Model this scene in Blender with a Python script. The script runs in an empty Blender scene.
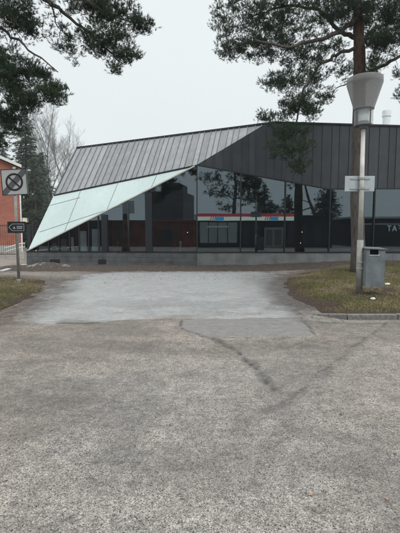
import bpy, bmesh, math, random
import numpy as np
from mathutils import Vector, Matrix
R = math.radians
rng = np.random.default_rng(7)
random.seed(7)
sc = bpy.context.scene
col = sc.collection

# ------------------------------------------------------------------ camera maths (photo 400 x 533, focal 400 px, horizon row 231)
CAMH, TH = 1.6, math.atan(35.5/400)
def ray(px, py):
    a, b = (px-200)/400, (266.5-py)/400
    return Vector((a, math.cos(TH)+b*math.sin(TH), -math.sin(TH)+b*math.cos(TH)))
def at(px, py, Y):
    d = ray(px, py); return Vector((0, 0, CAMH)) + d*(Y/d.y)
def gr(px, py, z=0.0):
    d = ray(px, py); return Vector((0, 0, CAMH)) + d*((z-CAMH)/d.z)
def on_plane(px, py, o, n):
    d = ray(px, py); c = Vector((0, 0, CAMH)); return c + d*((o-c).dot(n)/d.dot(n))

# ------------------------------------------------------------------ object helpers
def tag(o, label=None, cat=None, group=None, kind=None):
    if label: o['label'] = label
    if cat: o['category'] = cat
    if group: o['group'] = group
    if kind: o['kind'] = kind
    return o
def thing(name, label, cat, loc=(0, 0, 0), group=None):
    o = bpy.data.objects.new(name, None); col.objects.link(o); o.location = loc
    o.empty_display_size = .2
    return tag(o, label, cat, group)
class MB:
    def __init__(s): s.v = []; s.f = []; s.m = []
    def poly(s, pts, mi=0):
        b = len(s.v); s.v += [tuple(p) for p in pts]; s.f.append(tuple(range(b, b+len(pts)))); s.m.append(mi); return s
    def hexa(s, p, mi=0):           # 8 corners: bottom 4 ccw, top 4 ccw
        b = len(s.v); s.v += [tuple(q) for q in p]
        for f in ((3, 2, 1, 0), (4, 5, 6, 7), (0, 1, 5, 4), (1, 2, 6, 5), (2, 3, 7, 6), (3, 0, 4, 7)):
            s.f.append(tuple(b+i for i in f)); s.m.append(mi)
        return s
    def box(s, c, d, mi=0, M=None):
        x, y, z = [q/2 for q in d]
        p = [Vector(q) for q in ((-x, -y, -z), (x, -y, -z), (x, y, -z), (-x, y, -z), (-x, -y, z), (x, -y, z), (x, y, z), (-x, y, z))]
        if M is not None: p = [M @ q for q in p]
        return s.hexa([q+Vector(c) for q in p], mi)
    def span(s, a, b, mi=0):
        a, b = Vector(a), Vector(b)
        return s.box((a+b)/2, [abs(q) for q in (b-a)], mi)
    def prism(s, pts, off, mi=0):   # polygon pushed along off
        n = len(pts); b = len(s.v); off = Vector(off)
        s.v += [tuple(Vector(p)) for p in pts] + [tuple(Vector(p)+off) for p in pts]
        s.f.append(tuple(b+i for i in range(n))); s.m.append(mi)
        s.f.append(tuple(b+n+i for i in reversed(range(n)))); s.m.append(mi)
        for i in range(n):
            j = (i+1) % n
            s.f.append((b+j, b+i, b+n+i, b+n+j)); s.m.append(mi)
        return s
    def tube(s, pts, rad, n=8, mi=0, cap=True):
        pts = [Vector(p) for p in pts]
        if not hasattr(rad, '__len__'): rad = [rad]*len(pts)
        b = len(s.v); ref = None
        for i, p in enumerate(pts):
            t = (pts[min(i+1, len(pts)-1)]-pts[max(i-1, 0)])
            if t.length < 1e-9: t = Vector((0, 0, 1))
            t.normalize()
            if ref is None: ref = t.orthogonal().normalized()
            u = (ref - t*ref.dot(t))
            u = u.normalized() if u.length > 1e-6 else t.orthogonal().normalized()
            ref = u; w = t.cross(u)
            for k in range(n):
                a = 2*math.pi*k/n
                s.v.append(tuple(p+(u*math.cos(a)+w*math.sin(a))*rad[i]))
        for i in range(len(pts)-1):
            for k in range(n):
                k2 = (k+1) % n
                s.f.append((b+i*n+k, b+i*n+k2, b+(i+1)*n+k2, b+(i+1)*n+k)); s.m.append(mi)
        if cap:
            s.f.append(tuple(b+k for k in reversed(range(n)))); s.m.append(mi)
            e = b+(len(pts)-1)*n
            s.f.append(tuple(e+k for k in range(n))); s.m.append(mi)
        return s
    def lathe(s, prof, n=32, mi=0, c=(0, 0, 0)):
        b = len(s.v)
        for r, z in prof:
            for k in range(n):
                a = 2*math.pi*k/n; s.v.append((c[0]+r*math.cos(a), c[1]+r*math.sin(a), c[2]+z))
        for i in range(len(prof)-1):
            for k in range(n):
                k2 = (k+1) % n
                s.f.append((b+i*n+k, b+i*n+k2, b+(i+1)*n+k2, b+(i+1)*n+k)); s.m.append(mi)
        return s
    def build(s, name, mats, parent=None, smooth=False, bevel=0):
        me = bpy.data.meshes.new(name)
        me.from_pydata(s.v, [], s.f); me.update()
        for m in (mats if isinstance(mats, (list, tuple)) else [mats]): me.materials.append(m)
        if any(s.m): me.polygons.foreach_set('material_index', s.m)
        if smooth: me.polygons.foreach_set('use_smooth', [True]*len(s.f))
        bm = bmesh.new(); bm.from_mesh(me); bmesh.ops.recalc_face_normals(bm, faces=bm.faces); bm.to_mesh(me); bm.free()
        o = bpy.data.objects.new(name, me); col.objects.link(o)
        if parent is not None:
            o.parent = parent; o.matrix_parent_inverse = Matrix.Translation(-Vector(parent.location))
        if bevel:
            b = o.modifiers.new('bevel', 'BEVEL'); b.width = bevel; b.segments = 2; b.limit_method = 'ANGLE'
        return o
def tri_mesh(name, co, tris, mat, parent=None, smooth=False, attrs=None, quads=False):
    co = np.asarray(co, np.float32); tris = np.asarray(tris, np.int32); k = 4 if quads else 3
    me = bpy.data.meshes.new(name)
    me.vertices.add(len(co)); me.vertices.foreach_set('co', co.ravel())
    me.loops.add(tris.size); me.loops.foreach_set('vertex_index', tris.ravel())
    me.polygons.add(len(tris)); me.polygons.foreach_set('loop_start', np.arange(0, tris.size, k, dtype=np.int32))
    if smooth: me.polygons.foreach_set('use_smooth', np.ones(len(tris), bool))
    me.update(calc_edges=True); me.validate()
    for n, a in (attrs or {}).items():
        if a.ndim == 1:
            at_ = me.attributes.new(n, 'FLOAT', 'POINT'); at_.data.foreach_set('value', a.astype(np.float32))
    me.materials.append(mat)
    o = bpy.data.objects.new(name, me); col.objects.link(o)
    if parent is not None:
        o.parent = parent; o.matrix_parent_inverse = Matrix.Translation(-Vector(parent.location))
    return o

# ------------------------------------------------------------------ materials
class NT:
    def __init__(s, name):
        s.mat = bpy.data.materials.new(name); s.mat.use_nodes = True
        s.t = s.mat.node_tree; s.n = s.t.nodes; s.l = s.t.links
        s.b = s.n['Principled BSDF']; s._co = None
    def set(s, k, v):
        if isinstance(v, bpy.types.NodeSocket): s.l.new(v, s.b.inputs[k])
        else: s.b.inputs[k].default_value = (tuple(v)+(1,) if isinstance(v, (tuple, list)) and len(v) == 3 else v)
    def co(s, scale=None):
        if s._co is None: s._co = s.n.new('ShaderNodeTexCoord').outputs['Object']
        if scale is None: return s._co
        m = s.n.new('ShaderNodeMapping'); m.inputs['Scale'].default_value = scale; s.l.new(s._co, m.inputs['Vector']); return m.outputs[0]
    def noise(s, sc_, det=4, ro=.55, vec=None, dist=0):
        n = s.n.new('ShaderNodeTexNoise'); n.inputs['Scale'].default_value = sc_; n.inputs['Detail'].default_value = det
        n.inputs['Roughness'].default_value = ro; n.inputs['Distortion'].default_value = dist
        s.l.new(vec or s.co(), n.inputs['Vector']); return n.outputs['Fac']
    def vor(s, sc_, out='Distance', feat='F1', vec=None, rand=1):
        n = s.n.new('ShaderNodeTexVoronoi'); n.feature = feat; n.inputs['Scale'].default_value = sc_; n.inputs['Randomness'].default_value = rand
        s.l.new(vec or s.co(), n.inputs['Vector']); return n.outputs[out]
    def ramp(s, fac, stops, interp='LINEAR'):
        n = s.n.new('ShaderNodeValToRGB'); e = n.color_ramp.elements; n.color_ramp.interpolation = interp
        while len(e) < len(stops): e.new(.5)
        for i, (p, c) in enumerate(stops):
            e[i].position = p; e[i].color = (tuple(c)+(1,) if hasattr(c, '__len__') else (c, c, c, 1))
        s.l.new(fac, n.inputs[0]); return n.outputs[0]
    def mix(s, f, a, b, mode='MIX'):
        n = s.n.new('ShaderNodeMix'); n.data_type = 'RGBA'; n.blend_type = mode
        for k, v in ((0, f), (6, a), (7, b)):
            if isinstance(v, bpy.types.NodeSocket): s.l.new(v, n.inputs[k])
            elif k == 0: n.inputs[0].default_value = v
            else: n.inputs[k].default_value = tuple(v)+(1,) if len(v) == 3 else v
        return n.outputs[2]
    def math(s, op, a, b=0.0, clamp=False):
        n = s.n.new('ShaderNodeMath'); n.operation = op; n.use_clamp = clamp
        for k, v in ((0, a), (1, b)):
            if isinstance(v, bpy.types.NodeSocket): s.l.new(v, n.inputs[k])
            else: n.inputs[k].default_value = v
        return n.outputs[0]
    def attr(s, name):
        n = s.n.new('ShaderNodeAttribute'); n.attribute_name = name; return n.outputs['Fac']
    def sep(s, c, ch=0):
        n = s.n.new('ShaderNodeSeparateColor'); s.l.new(c, n.inputs[0]); return n.outputs[ch]
    def bump(s, h, strength=.5, dist=.01):
        n = s.n.new('ShaderNodeBump'); n.inputs['Strength'].default_value = strength; n.inputs['Distance'].default_value = dist
        s.l.new(h, n.inputs['Height']); s.l.new(n.outputs[0], s.b.inputs['Normal'])
def simple(name, c, rough=.6, metal=0, var=.15, scale=4, spec=.5, bump=0, bscale=30):
    m = NT(name)
    n = m.noise(scale, 5)
    lo = tuple(q*(1-var) for q in c); hi = tuple(min(1, q*(1+var)) for q in c)
    m.set('Base Color', m.ramp(n, [(.3, lo), (.7, hi)]))
    m.set('Roughness', m.ramp(m.noise(scale*2, 3), [(.3, max(.02, rough-.08)), (.7, min(1, rough+.08))])); m.set('Metallic', metal)
    m.b.inputs['Specular IOR Level'].default_value = spec
    if bump: m.bump(m.noise(bscale, 4), bump, .01)
    return m.mat

def mat_asphalt():
    m = NT('asphalt')
    pale, dirt, crack, patch, dark, leafy = [m.attr(k) for k in ('pale', 'dirt', 'crack', 'patch', 'dark', 'warm')]
    wv = m.n.new('ShaderNodeVectorMath'); wv.operation = 'ADD'; nn_ = m.n.new('ShaderNodeTexNoise'); nn_.inputs['Scale'].default_value = 150; m.l.new(m.co(), nn_.inputs['Vector'])
    sc_n = m.n.new('ShaderNodeVectorMath'); sc_n.operation = 'SCALE'; sc_n.inputs['Scale'].default_value = .010; m.l.new(nn_.outputs['Color'], sc_n.inputs[0]); m.l.new(m.co(), wv.inputs[0]); m.l.new(sc_n.outputs[0], wv.inputs[1])
    g = m.sep(m.vor(165, 'Color', vec=wv.outputs[0]), 0)
    g2 = m.sep(m.vor(330, 'Color'), 1)
    big = m.noise(.55, 5, .6, dist=.5)
    mid = m.noise(4.5, 6, .62)
    streak = m.noise(1.0, 5, .6, vec=m.co((.35, 1.6, 1)))
    base = m.ramp(g, [(0, (.035, .035, .036)), (.07, (.07, .069, .067)), (.2, (.185, .177, .168)), (.60, (.25, .24, .228)), (.86, (.31, .30, .283)), (.97, (.38, .37, .352)), (1, (.48, .47, .45))])
    fine = m.ramp(g2, [(0, .35), (.22, .78), (.8, 1.12), (1, 1.6)])
    base = m.mix(.8, base, fine, 'MULTIPLY')
    base = m.mix(1, base, m.ramp(big, [(.32, (.84, .835, .83)), (.66, (1.10, 1.095, 1.09))]), 'MULTIPLY')
    base = m.mix(1, base, m.ramp(mid, [(.3, (.74, .74, .75)), (.62, (1.14, 1.14, 1.13))]), 'MULTIPLY')
    base = m.mix(1, base, m.ramp(streak, [(.3, (.84, .84, .84)), (.65, (1.1, 1.1, 1.1))]), 'MULTIPLY')
    pit = m.ramp(m.noise(38, 5, .8), [(.36, .34), (.47, .92), (.6, 1.04), (.72, 1.22)])
    pit2 = m.ramp(m.noise(15, 5, .78), [(.36, .6), (.5, 1.0), (.66, 1.14)])
    base = m.mix(.9, m.mix(.85, base, pit, 'MULTIPLY'), pit2, 'MULTIPLY')
    base = m.mix(1, base, (1.16, 1.135, 1.09), 'MULTIPLY')
    warm = m.mix(1, base, (.96, .905, .865), 'MULTIPLY')
    base = m.mix(leafy, base, warm)
    # smooth damp drive; its wet sky sheen is painted in as paler colour
    pc = m.ramp(m.noise(9, 6, .7), [(.3, (.285, .293, .29)), (.5, (.365, .374, .37)), (.72, (.43, .44, .435))])
    pc = m.mix(.75, pc, m.ramp(m.noise(30, 5, .8), [(.34, .5), (.46, .96), (.7, 1.1)]), 'MULTIPLY'); pc = m.mix(.8, pc, m.ramp(g, [(0, .5), (.2, .85), (.8, 1.05), (1, 1.3)]), 'MULTIPLY')
    pf = m.math('MULTIPLY', pale, m.ramp(m.noise(2.2, 6, .68), [(.25, .55), (.5, 1)]))
    base = m.mix(pf, base, pc)
    # repair patch, a shade darker and smoother
    base = m.mix(m.math('MULTIPLY', patch, .8), base, m.mix(.8, m.ramp(m.noise(7, 5), [(.3, (.17, .168, .162)), (.7, (.235, .23, .222))]), fine, 'MULTIPLY'))
    # earth carried on to the road
    dn = m.ramp(m.noise(6, 7, .72), [(.38, 0), (.58, 1)])
    df = m.math('MULTIPLY', dirt, m.math('ADD', m.math('MULTIPLY', dn, .55), .45), True)
    dc = m.ramp(m.noise(22, 6, .7), [(.3, (.038, .028, .022)), (.5, (.082, .062, .05)), (.66, (.125, .10, .084)), (.8, (.22, .195, .17))])
    base = m.mix(df, base, dc)
    base = m.mix(m.math('MULTIPLY', df, .8), base, m.ramp(m.noise(26, 6, .85), [(.36, .4), (.48, .95), (.62, 1.15), (.74, 1.7)]), 'MULTIPLY')
    sp = m.math('MULTIPLY', dark, m.ramp(m.noise(19, 6, .8), [(.42, .08), (.56, .9)]))
    base = m.mix(m.math('MULTIPLY', dark, .38), base, (.09, .085, .08)); base = m.mix(sp, base, (.07, .066, .063))
    base = m.mix(m.math('MULTIPLY', crack, .85), base, (.04, .037, .033))
    m.set('Base Color', base)
    ro = m.mix(pf, m.ramp(mid, [(.3, .5), (.7, .78)]), m.ramp(m.noise(3, 4), [(.35, .24), (.65, .42)]))
    m.set('Roughness', ro); m.set('Specular IOR Level', m.math('ADD', m.math('MULTIPLY', pf, .35), .2))
    h = m.math('ADD', m.math('MULTIPLY', g, .6), m.math('ADD', m.math('MULTIPLY', m.noise(160, 3), .7), m.math('MULTIPLY', m.noise(12, 4), .8)))
    m.bump(h, .55, .006)
    return m.mat
def mat_turf():
    m = NT('turf_soil')
    e = m.attr('earth')
    soil = m.ramp(m.noise(30, 8, .75), [(.3, (.022, .016, .012)), (.48, (.06, .044, .035)), (.64, (.11, .086, .07)), (.8, (.24, .215, .19))])
    grass = m.ramp(m.noise(14, 8, .75), [(.32, (.045, .04, .02)), (.47, (.085, .078, .035)), (.6, (.115, .10, .05)), (.72, (.16, .135, .08))])
    m.set('Base Color', m.mix(e, grass, soil)); m.set('Roughness', .95); m.b.inputs['Specular IOR Level'].default_value = .1
    m.bump(m.math('ADD', m.noise(45, 8, .75), m.noise(8, 4)), .9, .03)
    return m.mat
def mat_soil():
    m = NT('soil')
    m.set('Base Color', m.ramp(m.noise(13, 9, .78), [(.32, (.022, .018, .015)), (.47, (.075, .06, .05)), (.6, (.13, .11, .094)), (.74, (.27, .25, .225))])); m.set('Roughness', .95); m.b.inputs['Specular IOR Level'].default_value = .1
    m.bump(m.noise(28, 8, .75), 1, .04)
    return m.mat
def mat_zinc(name, lo, hi, rough):
    m = NT(name)
    n = m.noise(1.3, 5, .6); st = m.noise(1.5, 5, .6, vec=m.co((4, 4, .5)))
    c = m.ramp(n, [(.3, lo), (.7, hi)])
    c = m.mix(.6, c, m.ramp(st, [(.3, .75), (.7, 1.2)]), 'MULTIPLY')
    m.set('Base Color', m.mix(.35, c, m.ramp(m.attr('pan'), [(0, .55), (1, 1.4)]), 'MULTIPLY'))
    m.set('Metallic', .35); m.set('Roughness', m.ramp(m.noise(3, 4), [(.3, rough-.06), (.7, rough+.08)]))
    m.bump(m.noise(2.2, 3), .25, .02)
    return m.mat
def mat_bark(name, lo, hi, scale=9, tint=None):
    m = NT(name)
    v = m.co((1, 1, .28))
    n = m.noise(scale, 7, .7, vec=v, dist=.6)
    vv = m.vor(scale*1.2, 'Distance', vec=v)
    k = m.math('MULTIPLY', n, m.ramp(vv, [(0, .6), (.5, 1.1)]))
    c = m.ramp(k, [(.2, lo), (.6, hi)])
    if tint:
        sepn = m.n.new('ShaderNodeSeparateXYZ'); m.l.new(m.co(), sepn.inputs[0])
        z = m.math('ADD', sepn.outputs['Z'], m.math('MULTIPLY', m.noise(1.2, 4), 1.4))
        f = m.ramp(m.math('MULTIPLY', m.math('SUBTRACT', z, tint[2]), .45, True), [(0, 0), (1, 1)])
        c = m.mix(f, c, m.ramp(k, [(.2, tint[0]), (.6, tint[1])]))
    m.set('Base Color', c); m.set('Roughness', .92); m.bump(k, 1, .05)
    return m.mat
def mat_leaf(name, lo, hi, scale=1.5, trans=.15):
    m = NT(name)
    w = m.n.new('ShaderNodeTexWhiteNoise')
    n = m.noise(scale, 5, .65)
    m.set('Base Color', m.ramp(n, [(.3, lo), (.7, hi)])); m.set('Roughness', .6); m.b.inputs['Specular IOR Level'].default_value = .1
    m.n.remove(w)
    return m.mat
def mat_glass():
    m = NT('tinted_glass'); m.n.remove(m.b)
    out = m.n['Material Output']
    gl = m.n.new('ShaderNodeBsdfGlossy'); gl.inputs['Roughness'].default_value = .012; gl.inputs['Color'].default_value = (.74, .91, 1, 1)
    tr = m.n.new('ShaderNodeBsdfTransparent'); tr.inputs['Color'].default_value = (.34, .38, .40, 1)
    lw = m.n.new('ShaderNodeFresnel'); lw.inputs['IOR'].default_value = 1.85
    f = m.math('ADD', lw.outputs[0], .075, True)
    bp = m.n.new('ShaderNodeBump'); bp.inputs['Strength'].default_value = .035; bp.inputs['Distance'].default_value = .02
    m.l.new(m.noise(.9, 1), bp.inputs['Height']); m.l.new(bp.outputs[0], gl.inputs['Normal'])
    mx = m.n.new('ShaderNodeMixShader'); m.l.new(f, mx.inputs[0]); m.l.new(tr.outputs[0], mx.inputs[1]); m.l.new(gl.outputs[0], mx.inputs[2])
    m.l.new(mx.outputs[0], out.inputs[0])
    return m.mat
def mat_emit(name, c, s):
    m = NT(name); m.set('Base Color', c); m.b.inputs['Emission Color'].default_value = tuple(c)+(1,); m.b.inputs['Emission Strength'].default_value = s
    m.set('Roughness', m.ramp(m.noise(5), [(0, .3), (1, .5)])); return m.mat
def mat_brick(name, c1, c2, mortar, vec_rot=None, scale=1.0):
    m = NT(name)
    mp = m.n.new('ShaderNodeMapping'); mp.inputs['Rotation'].default_value = vec_rot or (R(90), 0, 0)
    m.l.new(m.co(), mp.inputs['Vector'])
    b = m.n.new('ShaderNodeTexBrick'); m.l.new(mp.outputs[0], b.inputs['Vector'])
    b.inputs['Scale'].default_value = scale; b.inputs['Brick Width'].default_value = .26; b.inputs['Row Height'].default_value = .08
    b.inputs['Mortar Size'].default_value = .008; b.inputs['Color1'].default_value = c1+(1,); b.inputs['Color2'].default_value = c2+(1,); b.inputs['Mortar'].default_value = mortar+(1,)
    m.set('Base Color', m.mix(.5, b.outputs['Color'], m.ramp(m.noise(1.5, 5), [(.3, .7), (.7, 1.25)]), 'MULTIPLY')); m.set('Roughness', .9)
    return m.mat

M = {}
M['asphalt'] = mat_asphalt(); M['turf'] = mat_turf(); M['soil'] = mat_soil()
M['zinc_roof_skylit'] = mat_zinc('zinc_roof_skylit', (.205, .212, .22), (.24, .248, .257), .44)  # same zinc as the walls, lightened to paint in sky light on slopes
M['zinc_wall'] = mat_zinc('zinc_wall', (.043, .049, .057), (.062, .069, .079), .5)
M['bark_pine'] = mat_bark('pine_bark', (.03, .026, .023), (.105, .09, .08), 9, ((.045, .028, .022), (.14, .08, .06), 5.3))
M['bark_dark'] = mat_bark('dark_bark', (.03, .026, .023), (.11, .095, .085))
M['birch_bark'] = mat_bark('bare_twig_bark_misted', (.11, .11, .11), (.24, .24, .235))  # bark greyed lighter to paint in the mist
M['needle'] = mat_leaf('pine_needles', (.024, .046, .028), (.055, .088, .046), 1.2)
M['needle_far'] = mat_leaf('spruce_needles_hazed', (.06, .088, .07), (.125, .16, .125), .8)  # needle colour lightened to paint in distance haze
M['glass'] = mat_glass()
M['frosted'] = simple('mint_enamelled_glass', (.47, .57, .555), .34, 0, .10, .7, .6)
def mat_panel():
    m = NT('mint_enamelled_glass'); c = m.ramp(m.noise(.7, 5), [(.3, (.43, .53, .515)), (.7, (.50, .60, .585))])
    st = m.ramp(m.noise(1.2, 7, .7, vec=m.co((5, 5, .7))), [(.35, (.80, .81, .79)), (.6, (1.02, 1.02, 1.02))])
    m.set('Base Color', m.mix(.3, c, st, 'MULTIPLY')); m.set('Roughness', m.ramp(m.noise(3, 5), [(.3, .26), (.7, .45)])); return m.mat
M['frosted'] = mat_panel()
M['frame'] = simple('black_frame_metal', (.02, .024, .028), .4, .3, .2)
M['column'] = simple('dark_blue_column', (.010, .015, .019), .5, .2, .2)
M['joint'] = simple('joint_rubber', (.17, .20, .20), .5, 0, .1)
M['concrete_dark'] = simple('dark_stone_plinth', (.085, .09, .095), .8, 0, .35, 2.5, .4, .4, 20)
M['concrete'] = simple('concrete_plinth', (.17, .178, .18), .85, 0, .28, 2.2, .4, .4, 20)
M['void'] = simple('vent_black', (.012, .012, .013), .9)
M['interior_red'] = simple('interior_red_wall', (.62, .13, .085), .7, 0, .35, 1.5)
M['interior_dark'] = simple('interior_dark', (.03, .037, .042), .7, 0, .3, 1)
M['interior_pale'] = simple('interior_pale', (.8, .84, .84), .6, 0, .1)
M['post_pale'] = simple('pale_bollard', (.55, .5, .42), .5)
M['galv'] = simple('galvanised_steel', (.36, .37, .36), .5, .45, .18, 12)
M['pole'] = simple('lamp_pole_paint', (.50, .49, .45), .5, .1, .2, 5)
M['pole_base'] = simple('lamp_pole_lower_paint', (.26, .255, .24), .6, .1, .25, 7)
M['plate'] = simple('sign_back_aluminium', (.42, .47, .50), .45, .3, .1, 5)
M['bin'] = simple('bin_paint', (.15, .175, .19), .5, .1, .3, 3.5, .5)
M['bin_dark'] = simple('bin_lid_paint', (.12, .135, .145), .5, .1, .16, 5, .5)
M['sign_grey'] = simple('sign_grey_sheet', (.56, .57, .58), .5, 0, .08)
M['sign_mid'] = simple('sign_dark_band', (.12, .125, .13), .5, 0, .12)
M['sign_black'] = simple('sign_black', (.012, .013, .015), .5)
M['sign_line'] = simple('sign_pale_line', (.42, .46, .5), .5, 0, .08)
M['kerb'] = simple('kerb_granite', (.15, .142, .132), .85, 0, .35, 18, .4, .6, 60)
M['brick'] = mat_brick('red_brick', (.41, .135, .088), (.34, .105, .068), (.27, .17, .14))
M['white_trim'] = simple('white_trim', (.70, .69, .64), .6)
M['render_pale'] = simple('pale_render', (.42, .43, .42), .8, 0, .12, 1)
M['roof_dark'] = simple('dark_roof_sheet', (.05, .05, .055), .6)
M['fence_black'] = simple('black_fence_paint', (.018, .02, .022), .45)
M['paper'] = simple('crumpled_paper', (.75, .76, .75), .7)
M['rubble'] = simple('rubble_stone', (.17, .155, .14), .9, 0, .45, 6, .3, .6, 20)
M['pebble'] = simple('pebble_grey', (.25, .24, .225), .8, 0, .75, 40)
M['leaf_brown'] = simple('dead_leaf', (.33, .17, .10), .7)
M['red_lit'] = mat_emit('lit_red_fascia', (.50, .06, .08), 1.0)
M['pale_lit'] = mat_emit('lit_pale_fascia', (.70, .74, .62), 1.5)
M['blue_lit'] = mat_emit('lit_blue_logo', (.05, .32, .62), 1.5)
M['letter'] = mat_emit('lit_white_letters', (.7, .77, .8), .6)
M['dark_wall'] = simple('dark_shop_front', (.018, .021, .024), .5, 0, .2)
M['champagne'] = simple('champagne_door_metal', (.42, .36, .26), .4, .3)

# lamp head acrylic: greyed translucent plastic
def mat_acrylic(name, c, f, rough=.4):
    m = NT(name); out = m.n['Material Output']
    m.set('Base Color', m.ramp(m.noise(30, 6, .7), [(.3, tuple(q*.82 for q in c)), (.7, tuple(q*1.12 for q in c))])); m.set('Roughness', rough)
    tr = m.n.new('ShaderNodeBsdfTransparent'); tr.inputs[0].default_value = (.92, .93, .93, 1)
    mx = m.n.new('ShaderNodeMixShader'); mx.inputs[0].default_value = f
    m.l.new(tr.outputs[0], mx.inputs[1]); m.l.new(m.b.outputs[0], mx.inputs[2]); m.l.new(mx.outputs[0], out.inputs[0]); return m.mat
M['acrylic'] = mat_acrylic('weathered_lamp_hood', (.21, .21, .205), .76)
M['clear'] = mat_acrylic('lamp_cylinder', (.45, .47, .47), .32, .15)
M['diffuser'] = simple('lamp_diffuser', (.72, .76, .77), .4, 0, .05)

# ------------------------------------------------------------------ ground
def poly_gr(pp): return np.array([[*gr(*p).xy] for p in pp])
def inside(P, poly):
    x, y = P[:, 0], P[:, 1]; r = np.zeros(len(P), bool); n = len(poly)
    for i in range(n):
        x1, y1 = poly[i]; x2, y2 = poly[(i+1) % n]
        c = ((y1 > y) != (y2 > y)); xi = (x2-x1)*(y-y1)/((y2-y1) if y2 != y1 else 1e-9)+x1
        r ^= c & (x < xi)
    return r
def dist_line(P, line, closed=False):
    d = np.full(len(P), 1e9); n = len(line)
    for i in range(n if closed else n-1):
        a, b = line[i], line[(i+1) % n]; ab = b-a
        t = np.clip(((P-a)@ab)/(ab@ab+1e-12), 0, 1); q = a+t[:, None]*ab
        d = np.minimum(d, np.hypot(*(P-q).T))
    return d
def sdist(P, poly):
    d = dist_line(P, poly, True); return np.where(inside(P, poly), d, -d)
def vnoise(P, s, seed=0):
    # smooth value noise on 2-D points
    r = np.random.default_rng(seed).random((64, 64)); q = P*s; i = np.floor(q).astype(int); f = q-i; f = f*f*(3-2*f)
    g = lambda a, b: r[(i[:, 0]+a) % 64, (i[:, 1]+b) % 64]
    return (g(0, 0)*(1-f[:, 0])+g(1, 0)*f[:, 0])*(1-f[:, 1])+(g(0, 1)*(1-f[:, 0])+g(1, 1)*f[:, 0])*f[:, 1]
def fbm(P, s, seed=0, o=4):
    t = 0; a = .5
    for k in range(o): t = t+a*vnoise(P, s*2**k, seed+k); a *= .5
    return t/(1-.5**o)
def sm(x, a, b): t = np.clip((x-a)/(b-a), 0, 1); return t*t*(3-2*t)

xs = np.concatenate([np.linspace(-40, -11, 60), np.arange(-10.95, 10.95, .045), np.linspace(11, 40, 60)])
ys = [-12.0]
while ys[-1] < 46: 
    y = ys[-1]; ys.append(y + (.5 if y < 1 else .025 if y < 5 else .04 if y < 9 else .055 if y < 17.8 else .6))
ys = np.array(ys)
X, Y = np.meshgrid(xs, ys); P = np.stack([X.ravel(), Y.ravel()], 1)
W = P + .5*(np.stack([fbm(P, 1.3, 1), fbm(P, 1.3, 9)], 1)-.5)          # wobbly coordinates for natural edges
W3 = P + .16*(np.stack([fbm(P, 1.5, 171, 5), fbm(P, 1.5, 179, 5)], 1)-.5)
W2 = P + .14*(np.stack([fbm(P, 3, 21), fbm(P, 3, 29)], 1)-.5)
PALE = poly_gr([(58, 283), (85, 274), (120, 270.5), (275, 271), (288, 280), (284, 297), (300, 311), (322, 317.5), (180, 318.5), (0, 324.5)])
PATCH = poly_gr([(181, 320), (300, 318.5), (316, 334), (248, 337), (206, 337), (182, 328)])
ISL = poly_gr([(276, 287), (281, 279), (296, 274), (325, 270), (365, 268.5), (420, 267), (520, 266), (640, 300), (520, 314), (430, 318.5), (400, 320), (370, 320.5), (345, 320), (325, 318), (312, 315), (296, 306), (284, 299)])
KERB = poly_gr([(303, 313.5), (312, 316), (325, 318.3), (345, 320), (370, 320.5), (400, 320), (430, 318.5), (520, 314), (640, 300)])
VER = poly_gr([(-300, 276), (20, 276.5), (60, 279.5), (54, 290), (40, 303), (25, 315), (4, 323), (-60, 334), (-160, 330), (-300, 310)])
STRIP = np.array([[-40, 14.4], [-8, 14.3], [-1, 15.3], [6, 15.4], [11, 15.8], [40, 16], [40, 18.3], [-40, 18.3]])
sd = sdist(P+.9*(np.stack([fbm(P, 1.6, 101, 6), fbm(P, 1.6, 109, 6)], 1)-.5), PALE); pale = sm(sd, -.07, .11)*(1-.2*fbm(P, 1, 3)); pale *= 1-.6*sm(fbm(P, 2.2, 121, 6)+.3*sm(sd, .9, 0), .74, .88)
pale *= 1-.4*sm(W[:, 0], 1.6, 3.2)*sm(W[:, 1], 8.2, 9.5)
patch = sm(sdist(W2, PATCH), -.02, .03)
pale *= 1-patch
isl = sdist(P, ISL); ver = sdist(P, VER)
n1 = fbm(P, 2.2, 5)
dirt = np.maximum.reduce([sm(-sdist(W, ISL), .7, -.05)*(.95), sm(-sdist(W, VER), 1.0, -.05), sm(sdist(W, STRIP), -.5, .9)*(.75-.6*sm(P[:, 0], 1.5, 4))*(.3+.7*sm(P[:, 1], 15.0, 15.8))])
kd = dist_line(P, KERB); dirt = np.where((kd < .9) & (P[:, 1] < 8.0) & (P[:, 0] > 2), dirt*.25, dirt)
dirt = np.maximum(dirt, .35*sm(fbm(P, .9, 11), .55, .75)*sm(P[:, 1], 10, 6)*sm(P[:, 0], 1, -3))
def pl(pp): return poly_gr(pp)
crack = np.zeros(len(P))
for line, w, s in (([(183, 319), (180, 327), (205, 337), (248, 338)], .016, .9), ([(300, 318), (316, 335)], .016, .9), ([(12, 322), (60, 321.5), (110, 321), (182, 319)], .014, .7),
                   ([(182, 319.3), (300, 318)], .012, .6), ([(388, 322), (372, 334), (352, 347), (322, 371), (294, 394), (262, 412)], .009, .7), ([(214, 338), (236, 350), (258, 370), (276, 391)], .011, .9), ([(338, 318), (350, 324), (372, 327)], .010, .5),
                   ([(0, 441), (80, 439), (160, 436), (230, 440)], .006, .25), ([(60, 323), (78, 323.4), (96, 323)], .06, .9), ([(205, 337), (222, 341), (232, 350)], .03, .7)):
    crack = np.maximum(crack, s*sm(dist_line(W2, pl(line)), w*2.0, w*.4))
crack *= .35+.65*sm(fbm(P, 5, 40), .35, .55)
dark = .3*inside(W3, pl([(232, 350), (352, 349), (300, 388), (276, 392)]))
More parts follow.
